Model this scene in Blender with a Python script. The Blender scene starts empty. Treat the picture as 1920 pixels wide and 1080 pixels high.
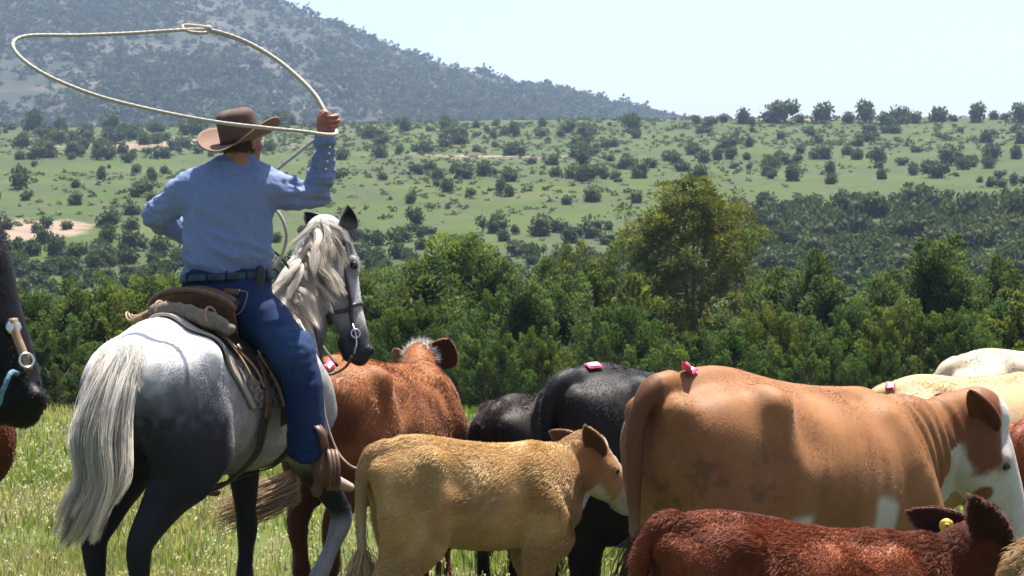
import bpy, math, random, time
import numpy as np
from mathutils import Vector, Matrix
T0 = time.time()
random.seed(3)
RNG = np.random.default_rng(11)
scene = bpy.context.scene
COL = scene.collection

# ---------------------------------------------------------------- camera, light, exposure
CAM_H = 1.8
cam_data = bpy.data.cameras.new('camera')
cam_data.lens = 75.0
cam_data.sensor_width = 36.0
cam_data.shift_y = -60.0 / 1920.0
cam_data.clip_start = 0.1
cam_data.clip_end = 6000
cam_data.dof.use_dof = True
cam_data.dof.focus_distance = 9.6
cam_data.dof.aperture_fstop = 15.0
cam = bpy.data.objects.new('camera', cam_data)
cam.location = (0, 0, CAM_H)
cam.rotation_euler = (math.radians(90), 0, 0)
COL.objects.link(cam)
scene.camera = cam

SUN_EL, SUN_AZ = math.radians(71), math.radians(28)      # azimuth measured from the view direction (+Y) towards +X
world = bpy.data.worlds.new('World')
scene.world = world
world.use_nodes = True
wn = world.node_tree
bg = wn.nodes['Background']
sky = wn.nodes.new('ShaderNodeTexSky')
sky.sky_type = 'NISHITA'
sky.sun_disc = False
sky.sun_elevation = SUN_EL
sky.sun_rotation = SUN_AZ
sky.altitude = 1500
sky.air_density = 1.0
sky.dust_density = 10.0
sky.ozone_density = 1.2
bg.inputs['Strength'].default_value = 0.085
wn.links.new(sky.outputs[0], bg.inputs['Color'])

sun_data = bpy.data.lights.new('sun', 'SUN')
sun_data.energy = 5.0
sun_data.angle = math.radians(0.53)
sun_data.color = (1.0, 0.95, 0.87)
sun = bpy.data.objects.new('sun', sun_data)
sdir = Vector((math.sin(SUN_AZ) * math.cos(SUN_EL), math.cos(SUN_AZ) * math.cos(SUN_EL), math.sin(SUN_EL)))
sun.rotation_euler = sdir.to_track_quat('Z', 'Y').to_euler()
sun.location = (20, 40, 80)
COL.objects.link(sun)

scene.view_settings.view_transform = 'Standard'
scene.view_settings.look = 'None'
scene.view_settings.exposure = 1.55
scene.view_settings.gamma = 1.0
scene.view_settings.use_curve_mapping = False
scene.render.engine = 'CYCLES'
scene.cycles.use_denoising = True
scene.cycles.max_bounces = 8
scene.cycles.diffuse_bounces = 3
scene.cycles.glossy_bounces = 2
scene.cycles.transmission_bounces = 4
scene.cycles.volume_bounces = 0
scene.cycles.sample_clamp_indirect = 8.0
scene.cycles_curves.shape = 'RIBBONS'

# ---------------------------------------------------------------- helpers
def P(px, py, d):
    """A point in the world, d metres ahead, that is seen at pixel (px, py) of the 1920 x 1080 photograph."""
    return np.array(((px - 960) / 4000 * d, d, CAM_H - (py - 480) / 4000 * d))

def tag(o, label=None, cat=None, group=None, kind=None):
    if label: o['label'] = label
    if cat: o['category'] = cat
    if group: o['group'] = group
    if kind: o['kind'] = kind
    return o

def empty(name, loc=(0, 0, 0), yaw=0.0):
    o = bpy.data.objects.new(name, None)
    o.empty_display_size = 0.2
    o.location = loc
    o.rotation_euler = (0, 0, yaw)
    COL.objects.link(o)
    return o

def mesh_obj(name, V, Q=None, Tr=None, mat=None, parent=None, smooth=True, colors=None, mats=None, mat_idx=None):
    """One mesh object out of numpy vertices, quads and triangles (+ a 'coat' colour per vertex)."""
    me = bpy.data.meshes.new(name)
    V = np.asarray(V, np.float32)
    Q = np.zeros((0, 4), np.int32) if Q is None else np.asarray(Q, np.int32).reshape(-1, 4)
    Tr = np.zeros((0, 3), np.int32) if Tr is None else np.asarray(Tr, np.int32).reshape(-1, 3)
    nl = Q.size + Tr.size
    me.vertices.add(len(V)); me.vertices.foreach_set('co', V.ravel())
    me.loops.add(nl); me.loops.foreach_set('vertex_index', np.concatenate([Q.ravel(), Tr.ravel()]).astype(np.int32))
    nq, nt = len(Q), len(Tr)
    me.polygons.add(nq + nt)
    starts = np.concatenate([np.arange(nq) * 4, nq * 4 + np.arange(nt) * 3]).astype(np.int32)
    me.polygons.foreach_set('loop_start', starts)
    if smooth: me.polygons.foreach_set('use_smooth', np.ones(nq + nt, bool))
    if mat_idx is not None: me.polygons.foreach_set('material_index', np.asarray(mat_idx, np.int32))
    if colors is not None:
        a = me.attributes.new('coat', 'FLOAT_COLOR', 'POINT')
        c = np.ones((len(V), 4), np.float32); c[:, :3] = colors
        a.data.foreach_set('color', c.ravel())
    me.update(calc_edges=True)
    me.validate()
    for m in (mats or ([mat] if mat else [])): me.materials.append(m)
    o = bpy.data.objects.new(name, me)
    if parent is not None: o.parent = parent
    COL.objects.link(o)
    return o

def rope(path, rad, pitch=.034, seg=12, step=.006):
    """V, Q, T of a three-strand twisted rope along a path"""
    p = np.asarray(path, float); s = np.concatenate([[0], np.cumsum(np.linalg.norm(np.diff(p, axis=0), axis=1))])
    m = max(8, int(s[-1] / step)); q = np.linspace(0, s[-1], m)
    p = np.stack([np.interp(q, s, p[:, k]) for k in range(3)], 1)
    V, Q, T = tube(p, rad, seg)
    a = np.arange(seg) / seg * 2 * math.pi
    f = 1 + .06 * np.cos(3 * (a[None] - q[:, None] / pitch * 2.1))
    V[:m * seg] = np.repeat(p, seg, 0) + (V[:m * seg] - np.repeat(p, seg, 0)) * f.reshape(-1, 1)
    return V, Q, T

class MB:
    """collects simple pieces and links them as ONE mesh"""
    def __init__(s): s.V = []; s.Q = []; s.T = []; s.C = []; s.n = 0
    def add(s, V, Q=None, T=None, C=None):
        V = np.asarray(V, np.float32).reshape(-1, 3)
        s.V.append(V)
        if Q is not None and len(Q): s.Q.append(np.asarray(Q).reshape(-1, 4) + s.n)
        if T is not None and len(T): s.T.append(np.asarray(T).reshape(-1, 3) + s.n)
        s.C.append(np.broadcast_to(np.asarray((1, 1, 1) if C is None else C, np.float32), (len(V), 3)))
        s.n += len(V)
    def build(s, name, mat=None, parent=None, smooth=True, **k):
        V = np.concatenate(s.V)
        Q = np.concatenate(s.Q) if s.Q else None
        T = np.concatenate(s.T) if s.T else None
        return mesh_obj(name, V, Q, T, mat, parent, smooth, np.concatenate(s.C), **k)

def spline(pts, n=8):
    """Catmull-Rom through pts (any dimension), n samples per span"""
    p = np.asarray(pts, float)
    if len(p) < 3:
        t = np.linspace(0, 1, n + 1)[:, None]
        return p[0] * (1 - t) + p[-1] * t
    e = np.vstack([2 * p[0] - p[1], p, 2 * p[-1] - p[-2]])
    out = []
    for i in range(1, len(e) - 2):
        t = np.linspace(0, 1, n, endpoint=False)[:, None]
        a, b, c, d = e[i - 1], e[i], e[i + 1], e[i + 2]
        out.append(.5 * (2 * b + (c - a) * t + (2 * a - 5 * b + 4 * c - d) * t * t + (3 * b - a - 3 * c + d) * t ** 3))
    out.append(p[-1][None])
    return np.vstack(out)

def nrm(v):
    v = np.asarray(v, float)
    return v / np.maximum(np.linalg.norm(v, axis=-1, keepdims=True), 1e-9)

def tube(path, rad, seg=8, cap=True):
    """V, Q, T of a round tube along a path with parallel-transported rings"""
    p = np.asarray(path, float); n = len(p)
    r = np.broadcast_to(np.asarray(rad, float), (n,))
    t = nrm(np.gradient(p, axis=0))
    ref = np.array((0, 0, 1.0)) if abs(t[0][2]) < .9 else np.array((1.0, 0, 0))
    u = nrm(np.cross(t[0], ref)); U = [u]
    for i in range(1, n):
        u = nrm(u - t[i] * np.dot(u, t[i])); U.append(u)
    U = np.array(U); W = np.cross(t, U)
    a = np.linspace(0, 2 * math.pi, seg, endpoint=False)
    V = p[:, None] + r[:, None, None] * (np.cos(a)[None, :, None] * U[:, None] + np.sin(a)[None, :, None] * W[:, None])
    V = V.reshape(-1, 3)
    i, j = np.meshgrid(np.arange(n - 1), np.arange(seg), indexing='ij')
    i, j = i.ravel(), j.ravel(); k = (j + 1) % seg
    Q = np.stack([i * seg + j, i * seg + k, (i + 1) * seg + k, (i + 1) * seg + j], 1)
    T = []
    if cap:
        V = np.vstack([V, p[0], p[-1]])
        for j in range(seg):
            T.append((n * seg, (j + 1) % seg, j)); T.append((n * seg + 1, (n - 1) * seg + j, (n - 1) * seg + (j + 1) % seg))
    return V, Q, np.array(T, int).reshape(-1, 3)

def grid_faces(nu, nv, off=0, wrap_v=False, flip=False):
    i, j = np.meshgrid(np.arange(nu - 1), np.arange(nv if wrap_v else nv - 1), indexing='ij')
    i, j = i.ravel(), j.ravel(); k = (j + 1) % nv
    q = np.stack([i * nv + j, i * nv + k, (i + 1) * nv + k, (i + 1) * nv + j], 1)
    if flip: q = q[:, ::-1]
    return q + off

def sheet(mb, G, thick, C=None, normal=None):
    """a closed thin slab from a grid of points G (nu, nv, 3)"""
    nu, nv = G.shape[:2]
    if normal is None:
        du = np.gradient(G, axis=0); dv = np.gradient(G, axis=1)
        normal = nrm(np.cross(du, dv))
    A = G + normal * thick * .5; B = G - normal * thick * .5
    m = nu * nv
    Q = [grid_faces(nu, nv), grid_faces(nu, nv, m, flip=True)]
    e = []
    for i in range(nu - 1):
        e.append((i * nv, (i + 1) * nv, m + (i + 1) * nv, m + i * nv))
        e.append(((i + 1) * nv + nv - 1, i * nv + nv - 1, m + i * nv + nv - 1, m + (i + 1) * nv + nv - 1))
    for j in range(nv - 1):
        e.append((j + 1, j, m + j, m + j + 1))
        b = (nu - 1) * nv
        e.append((b + j, b + j + 1, m + b + j + 1, m + b + j))
    Q.append(np.array(e))
    if C is not None and np.ndim(C) > 1: C = np.concatenate([np.asarray(C).reshape(-1, 3)] * 2)
    mb.add(np.concatenate([A.reshape(-1, 3), B.reshape(-1, 3)]), np.concatenate(Q), None, C)

_M = np.uint64(0xFFFFFFFF)
def _hash(ix, iy, iz, seed):
    h = (ix.astype(np.int64) * 374761393 + iy.astype(np.int64) * 668265263 + iz.astype(np.int64) * 1274126177 + seed * 974711) & 0xFFFFFFFF
    h = ((h ^ (h >> 13)) * 1274126177) & 0xFFFFFFFF
    h = (h ^ (h >> 16)) & 0xFFFFFF
    return h.astype(np.float32) / 0xFFFFFF
def vnoise(p, seed=0):
    """value noise in 0..1 at points (N, 3)"""
    p = np.asarray(p, np.float64); i = np.floor(p); f = p - i; u = f * f * (3 - 2 * f)
    i = i.astype(np.int64); r = 0
    for dx in (0, 1):
        for dy in (0, 1):
            for dz in (0, 1):
                w = (u[:, 0] if dx else 1 - u[:, 0]) * (u[:, 1] if dy else 1 - u[:, 1]) * (u[:, 2] if dz else 1 - u[:, 2])
                r = r + w * _hash(i[:, 0] + dx, i[:, 1] + dy, i[:, 2] + dz, seed)
    return r
def fbm(p, octv=3, seed=0):
    p = np.asarray(p, float); r = 0; a = .5; s = 0
    for k in range(octv):
        r = r + a * vnoise(p * 2 ** k + 17.3 * k, seed + k); s += a; a *= .5
    return r / s
def sstep(a, b, x):
    t = np.clip((x - a) / (b - a), 0, 1)
    return t * t * (3 - 2 * t)
def mixc(a, b, t):
    return np.asarray(a, float) * (1 - t[:, None]) + np.asarray(b, float) * t[:, None]

# ---------------------------------------------------------------- organic solids: smooth union of elliptic chains -> surface nets
class Solid:
    def __init__(s, lo, hi, vx):
        s.vx = vx; s.lo = np.asarray(lo, float)
        s.n = np.ceil((np.asarray(hi, float) - s.lo) / vx).astype(int) + 1
        s.f = np.full(s.n, .5, np.float32)
        s.ax = [(s.lo[k] + np.arange(s.n[k]) * vx).astype(np.float32) for k in range(3)]
    def _rg(s, lo, hi):
        a = np.clip(np.floor((lo - s.lo) / s.vx).astype(int), 0, s.n)
        b = np.clip(np.ceil((hi - s.lo) / s.vx).astype(int) + 1, 0, s.n)
        return a, b
    def chain(s, pts, rad, k=.05, side=(0, 1, 0), n=4, carve=False):
        pts = np.asarray(pts, float)
        if isinstance(rad, (list, tuple)): rad = [(r, r) if np.isscalar(r) else tuple(r) for r in rad]
        rad = np.asarray(rad, float)
        if rad.ndim == 0: rad = np.full(len(pts), float(rad))
        if rad.ndim == 1: rad = np.stack([rad, rad], 1)
        if len(pts) == 1: pts = np.vstack([pts, pts + 1e-4]); rad = np.vstack([rad, rad])
        q = spline(np.hstack([pts, rad]), n) if len(pts) > 2 else np.hstack([pts, rad])
        q[:, 3:] = np.maximum(q[:, 3:], .003)
        side = nrm(side).astype(np.float32)
        mg = k + 2 * s.vx + .02
        R = q[:, 3:].max(1)
        lo = (q[:, :3] - R[:, None]).min(0) - mg; hi = (q[:, :3] + R[:, None]).max(0) + mg
        A, B = s._rg(lo, hi)
        if (B <= A).any(): return s
        tmp = np.full(B - A, .5, np.float32)
        for i in range(len(q) - 1):
            r = max(R[i], R[i + 1]) + mg
            l = np.minimum(q[i, :3], q[i + 1, :3]) - r; h = np.maximum(q[i, :3], q[i + 1, :3]) + r
            a, b = s._rg(l, h); a = np.maximum(a, A); b = np.minimum(b, B)
            if (b <= a).any(): continue
            X = s.ax[0][a[0]:b[0], None, None]; Y = s.ax[1][None, a[1]:b[1], None]; Z = s.ax[2][None, None, a[2]:b[2]]
            pa = q[i, :3].astype(np.float32); d = (q[i + 1, :3] - q[i, :3]).astype(np.float32)
            L2 = max(float(d @ d), 1e-10)
            X = X - pa[0]; Y = Y - pa[1]; Z = Z - pa[2]
            t = np.clip((X * d[0] + Y * d[1] + Z * d[2]) / L2, 0, 1)
            qx = X - t * d[0]; qy = Y - t * d[1]; qz = Z - t * d[2]
            sa = qx * side[0] + qy * side[1] + qz * side[2]
            sa2 = sa * sa
            r2 = np.maximum(qx * qx + qy * qy + qz * qz - sa2, 0)
            rw = q[i, 3] + t * (q[i + 1, 3] - q[i, 3]); rh = q[i, 4] + t * (q[i + 1, 4] - q[i, 4])
            iw = 1 / (rw * rw); ih = 1 / (rh * rh)
            k0 = np.sqrt(sa2 * iw + r2 * ih); k1 = np.sqrt(sa2 * iw * iw + r2 * ih * ih)
            dist = np.where(k1 > 1e-4, k0 * (k0 - 1) / np.maximum(k1, 1e-4), -np.minimum(rw, rh))
            sl = tuple(slice(a[m] - A[m], b[m] - A[m]) for m in range(3))
            tmp[sl] = np.minimum(tmp[sl], dist)
        sl = tuple(slice(A[m], B[m]) for m in range(3))
        f = s.f[sl]
        if carve:
            g = -tmp
            h = np.clip(.5 - .5 * (g - f) / k, 0, 1)
            s.f[sl] = g * (1 - h) + f * h + k * h * (1 - h)
        else:
            h = np.clip(.5 + .5 * (f - tmp) / k, 0, 1)
            s.f[sl] = f * (1 - h) + tmp * h - k * h * (1 - h)
        return s
    def sample(s, p):
        p = (np.asarray(p, float) - s.lo) / s.vx
        i = np.clip(np.floor(p).astype(int), 0, s.n - 2); f = np.clip(p - i, 0, 1)
        r = 0
        for dx in (0, 1):
            for dy in (0, 1):
                for dz in (0, 1):
                    w = (f[..., 0] if dx else 1 - f[..., 0]) * (f[..., 1] if dy else 1 - f[..., 1]) * (f[..., 2] if dz else 1 - f[..., 2])
                    r = r + w * s.f[i[..., 0] + dx, i[..., 1] + dy, i[..., 2] + dz]
        return r
    def grad(s, p):
        e = s.vx; g = []
        for k in range(3):
            d = np.zeros(3); d[k] = e
            g.append(s.sample(p + d) - s.sample(p - d))
        return nrm(np.stack(g, -1))
    def snap(s, p, off=0.0, it=12):
        """move points onto the surface (offset off)"""
        p = np.array(p, float)
        for _ in range(it):
            p = p - (s.sample(p) - off)[..., None] * s.grad(p) * .8
        return p, s.grad(p)
    def mesh(s, smooth=2):
        f = s.f; S = f < 0
        nx, ny, nz = s.n
        c = np.zeros((nx - 1, ny - 1, nz - 1), np.int8)
        for dx in (0, 1):
            for dy in (0, 1):
                for dz in (0, 1):
                    c += S[dx:nx - 1 + dx, dy:ny - 1 + dy, dz:nz - 1 + dz]
        ci, cj, ck = np.nonzero((c > 0) & (c < 8))
        idx = np.full(c.shape, -1, np.int32); idx[ci, cj, ck] = np.arange(len(ci))
        acc = np.zeros((len(ci), 3)); cnt = np.zeros(len(ci))
        cor = [(x, y, z) for x in (0, 1) for y in (0, 1) for z in (0, 1)]
        val = {o: f[ci + o[0], cj + o[1], ck + o[2]] for o in cor}
        for o in cor:
            for m in range(3):
                if o[m] == 0:
                    e = list(o); e[m] = 1; e = tuple(e)
                    a, b = val[o], val[e]
                    w = (a < 0) != (b < 0)
                    t = np.where(w, a / np.where(w, a - b, 1), 0)
                    for q in range(3):
                        acc[:, q] += np.where(w, o[q] + (t if q == m else 0), 0)
                    cnt += w
        V = acc / cnt[:, None] + np.stack([ci, cj, ck], 1)
        V = V * s.vx + s.lo
        F = []
        sh = [((0, 0, 0), (0, -1, 0), (0, -1, -1), (0, 0, -1)), ((0, 0, 0), (0, 0, -1), (-1, 0, -1), (-1, 0, 0)), ((0, 0, 0), (-1, 0, 0), (-1, -1, 0), (0, -1, 0))]
        for m in range(3):
            a = [slice(None)] * 3; b = [slice(None)] * 3
            a[m] = slice(0, -1); b[m] = slice(1, None)
            A_, B_ = S[tuple(a)], S[tuple(b)]
            i, j, k = np.nonzero(A_ != B_)
            ok = np.ones(len(i), bool)
            g = [i, j, k]
            for q in range(3):
                if q != m: ok &= (g[q] >= 1) & (g[q] < s.n[q] - 1)
            i, j, k = i[ok], j[ok], k[ok]
            quad = np.stack([idx[i + o[0], j + o[1], k + o[2]] for o in sh[m]], 1)
            inside = S[i, j, k]
            quad[~inside] = quad[~inside][:, ::-1]
            F.append(quad)
        F = np.concatenate(F); F = F[(F >= 0).all(1)]
        E = np.concatenate([F[:, [0, 1]], F[:, [1, 2]], F[:, [2, 3]], F[:, [3, 0]]])
        for it in range(smooth):
            for lam in ((.5, -.52) if it else (.5,)):
                n = len(V); dg = np.bincount(E.ravel(), minlength=n)
                L = np.stack([np.bincount(E[:, 0], V[E[:, 1], q], n) + np.bincount(E[:, 1], V[E[:, 0], q], n) for q in range(3)], 1)
                V = V + lam * (L / np.maximum(dg, 1)[:, None] - V)
        return V, F

def vnormals(V, F):
    a = V[F[:, 2]] - V[F[:, 0]]; b = V[F[:, 3]] - V[F[:, 1]]
    n = np.cross(a, b); N = np.zeros_like(V)
    for q in range(3):
        for k in range(4):
            N[:, q] += np.bincount(F[:, k], n[:, q], len(V))
    return nrm(N)

def strap(mb, sol, pts, width, off=.006, thick=.006, n=6, C=None, updir=None):
    """a strip of leather laid over a Solid along pts"""
    p = spline(pts, n)
    p, g = sol.snap(p, off)
    t = nrm(np.gradient(p, axis=0))
    w = nrm(np.cross(g, t))
    G = np.stack([p - w * width * .5, p + w * width * .5], 1)
    G2 = np.stack([p - w * width * .5, p, p + w * width * .5], 1)
    G2[:, 1] += g * thick * .3
    sheet(mb, G2, thick, C, normal=np.repeat(g[:, None], 3, 1))
    return p

# ---------------------------------------------------------------- hair
def hair(name, pts, rad, col, mat, parent=None):
    """pts (N, m, 3) strands, rad (N, m), col (N, 3)"""
    N, m = pts.shape[:2]
    hc = bpy.data.hair_curves.new(name)
    hc.add_curves([m] * N)
    hc.points.foreach_set('position', np.ascontiguousarray(pts, np.float32).ravel())
    ra = hc.attributes.get('radius') or hc.attributes.new('radius', 'FLOAT', 'POINT')
    ra.data.foreach_set('value', np.ascontiguousarray(rad, np.float32).ravel())
    a = hc.attributes.new('coat', 'FLOAT_COLOR', 'CURVE')
    c = np.ones((N, 4), np.float32); c[:, :3] = col
    a.data.foreach_set('color', c.ravel())
    hc.materials.append(mat)
    o = bpy.data.objects.new(name, hc)
    if parent is not None: o.parent = parent
    COL.objects.link(o)
    return o

def fur(V, F, C, n, length, mat, parent, name='coat', rad=.0011, lift=.35, flow=(-1, 0, -.5), clump=9.0, keep=None, seed=1, len_noise=.5, tint=.25):
    r = np.random.default_rng(seed)
    a = V[F[:, 2]] - V[F[:, 0]]; b = V[F[:, 3]] - V[F[:, 1]]
    ar = np.linalg.norm(np.cross(a, b), axis=1)
    N = vnormals(V, F)
    fi = np.searchsorted(np.cumsum(ar) / ar.sum(), r.random(n))
    fi = np.clip(fi, 0, len(F) - 1)
    u, v = r.random((n, 1)), r.random((n, 1))
    q = F[fi]
    def bil(A): return (A[q[:, 0]] * (1 - u) + A[q[:, 1]] * u) * (1 - v) + (A[q[:, 3]] * (1 - u) + A[q[:, 2]] * u) * v
    p, nn, cc = bil(V), nrm(bil(N)), bil(C)
    if keep is not None:
        k = keep(p); p, nn, cc = p[k], nn[k], cc[k]
    n = len(p)
    L = length(p) if callable(length) else np.full(n, float(length))
    fl = np.broadcast_to(np.asarray(flow, float), (n, 3)).copy()
    fl += (np.stack([fbm(p * clump, 2, seed + 5 + k) for k in range(3)], 1) - .5) * 2.2
    fl = nrm(fl - nn * (fl * nn).sum(1, keepdims=True))
    lf = lift * (.4 + 1.2 * fbm(p * clump * 1.7, 2, seed + 9))[:, None]
    d = nrm(fl + nn * lf + r.normal(0, .14, (n, 3)))
    L = (L * (1 - len_noise + 2 * len_noise * r.random(n)) * (.35 + 1.3 * sstep(.25, .75, fbm(p * 6.5, 2, seed + 21))))[:, None]
    mid = p + d * L * .5 + nn * L * .05
    tip = p + nrm(d + fl * .5) * L
    pts = np.stack([p - nn * .002, mid, tip], 1)
    R = np.stack([np.full(n, rad), np.full(n, rad * .8), np.full(n, rad * .15)], 1)
    cc = cc * (1 - tint + 2 * tint * r.random((n, 1))) 
    return hair(name, pts, R, np.clip(cc, 0, 1), mat, parent)

# ---------------------------------------------------------------- materials
def new_mat(name):
    m = bpy.data.materials.new(name); m.use_nodes = True
    nt = m.node_tree
    return m, nt, nt.nodes['Principled BSDF']
def coat_mat(name, rough=.6, spec=.3, noise=.25, scale=60.0, bump=.0, bscale=120.0, sheen=0.0):
    """colour from the 'coat' attribute, broken up by a fine noise in object space"""
    m, nt, b = new_mat(name)
    at = nt.nodes.new('ShaderNodeAttribute'); at.attribute_name = 'coat'
    b.inputs['Roughness'].default_value = rough
    b.inputs['Specular IOR Level'].default_value = spec
    if sheen: b.inputs['Sheen Weight'].default_value = sheen
    if noise:
        tc = nt.nodes.new('ShaderNodeTexCoord')
        no = nt.nodes.new('ShaderNodeTexNoise'); no.inputs['Scale'].default_value = scale; no.inputs['Detail'].default_value = 4
        nt.links.new(tc.outputs['Object'], no.inputs['Vector'])
        mr = nt.nodes.new('ShaderNodeMapRange'); mr.inputs['To Min'].default_value = 1 - noise; mr.inputs['To Max'].default_value = 1 + noise
        mr.inputs['From Min'].default_value = .25; mr.inputs['From Max'].default_value = .75
        nt.links.new(no.outputs['Fac'], mr.inputs['Value'])
        mx = nt.nodes.new('ShaderNodeVectorMath'); mx.operation = 'SCALE'
        nt.links.new(at.outputs['Color'], mx.inputs[0]); nt.links.new(mr.outputs[0], mx.inputs['Scale'])
        nt.links.new(mx.outputs[0], b.inputs['Base Color'])
        if bump:
            n2 = nt.nodes.new('ShaderNodeTexNoise'); n2.inputs['Scale'].default_value = bscale; n2.inputs['Detail'].default_value = 5
            nt.links.new(tc.outputs['Object'], n2.inputs['Vector'])
            bp = nt.nodes.new('ShaderNodeBump'); bp.inputs['Strength'].default_value = bump; bp.inputs['Distance'].default_value = .01
            nt.links.new(n2.outputs['Fac'], bp.inputs['Height']); nt.links.new(bp.outputs[0], b.inputs['Normal'])
    else:
        nt.links.new(at.outputs['Color'], b.inputs['Base Color'])
    return m
def plain_mat(name, col, rough=.6, spec=.4, metal=0.0, noise=.2, scale=40.0, bump=.2):
    m, nt, b = new_mat(name)
    b.inputs['Roughness'].default_value = rough; b.inputs['Specular IOR Level'].default_value = spec; b.inputs['Metallic'].default_value = metal
    tc = nt.nodes.new('ShaderNodeTexCoord')
    no = nt.nodes.new('ShaderNodeTexNoise'); no.inputs['Scale'].default_value = scale; no.inputs['Detail'].default_value = 5
    nt.links.new(tc.outputs['Object'], no.inputs['Vector'])
    cr = nt.nodes.new('ShaderNodeValToRGB')
    cr.color_ramp.elements[0].position = .3; cr.color_ramp.elements[1].position = .7
    cr.color_ramp.elements[0].color = (*[c * (1 - noise) for c in col], 1); cr.color_ramp.elements[1].color = (*[min(1, c * (1 + noise)) for c in col], 1)
    nt.links.new(no.outputs['Fac'], cr.inputs['Fac']); nt.links.new(cr.outputs[0], b.inputs['Base Color'])
    if bump:
        bp = nt.nodes.new('ShaderNodeBump'); bp.inputs['Strength'].default_value = bump; bp.inputs['Distance'].default_value = .004
        nt.links.new(no.outputs['Fac'], bp.inputs['Height']); nt.links.new(bp.outputs[0], b.inputs['Normal'])
    return m
def leaf_mat(name, trans=.35, rough=.55, tint=(1.5, 1.5, .6)):
    """foliage: colour from the 'coat' attribute, some light through the leaf"""
    m, nt, b = new_mat(name)
    at = nt.nodes.new('ShaderNodeAttribute'); at.attribute_name = 'coat'
    b.inputs['Roughness'].default_value = rough; b.inputs['Specular IOR Level'].default_value = .12
    nt.links.new(at.outputs['Color'], b.inputs['Base Color'])
    tr = nt.nodes.new('ShaderNodeBsdfTranslucent')
    vm = nt.nodes.new('ShaderNodeVectorMath'); vm.operation = 'MULTIPLY'; vm.inputs[1].default_value = tint
    nt.links.new(at.outputs['Color'], vm.inputs[0]); nt.links.new(vm.outputs[0], tr.inputs['Color'])
    mx = nt.nodes.new('ShaderNodeMixShader'); mx.inputs[0].default_value = trans
    nt.links.new(b.outputs[0], mx.inputs[1]); nt.links.new(tr.outputs[0], mx.inputs[2])
    nt.links.new(mx.outputs[0], nt.nodes['Material Output'].inputs['Surface'])
    return m
MAT_HIDE = coat_mat('hide', .6, .16, .12, 45, .12, 110)
MAT_FUR = coat_mat('fur', .5, .22, 0)
MAT_SLEEK = coat_mat('sleek_hide', .48, .13, .15, 50, .1, 90)
MAT_FURSLEEK = coat_mat('sleek_fur', .45, .13, 0)
MAT_MANE = leaf_mat('mane_hair', .56, .4, (1.15, 1.12, 1.05))
MAT_EYE = plain_mat('eye_dark', (.008, .005, .004), .06, .6, 0, .1, 5, 0)
MAT_LEAF = leaf_mat('juniper_leaf', .3, .75)
MAT_GRASS = leaf_mat('grass_blade', .4)
MAT_BARK = plain_mat('bark', (.13, .095, .07), .9, .1, 0, .4, 14, .8)
# ================================================================ SETTING: ground, hill, mountain
_D = [-60, 0, 9, 20, 30, 60, 100, 130, 200, 300, 400, 480, 515, 560, 650, 800]
_Z = [0, 0, 0, -.13, -.32, -3.2, -6.0, -3.0, 4.6, 14.6, 24.4, 32.3, 34.0, 31, 18, 5]
_pd = np.linspace(-60, 800, 1721)
_pz = np.interp(_pd, _D, _Z)
_ker = np.hanning(25); _ker /= _ker.sum()
_pzs = np.convolve(np.pad(_pz, 12, 'edge'), _ker, 'valid')
_pzs = np.where(_pd < 24, _pz, _pzs)
def ground_z(x, y):
    x = np.asarray(x, float); y = np.asarray(y, float)
    z = np.interp(y, _pd, _pzs)
    far = sstep(60, 160, y)
    n = vnoise(np.stack([x.ravel() * .02, y.ravel() * .02, np.zeros(x.size)], 1), 4).reshape(x.shape) - .5
    z = z + far * n * 3.0 * sstep(90, 400, y)
    z = z + far * (x / np.maximum(y, 1)) * 2.5 * sstep(200, 480, y)
    n2 = vnoise(np.stack([x.ravel() * .7, y.ravel() * .7, np.zeros(x.size)], 1), 5).reshape(x.shape) - .5
    return z + n2 * .05 * sstep(4, 14, y)

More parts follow.
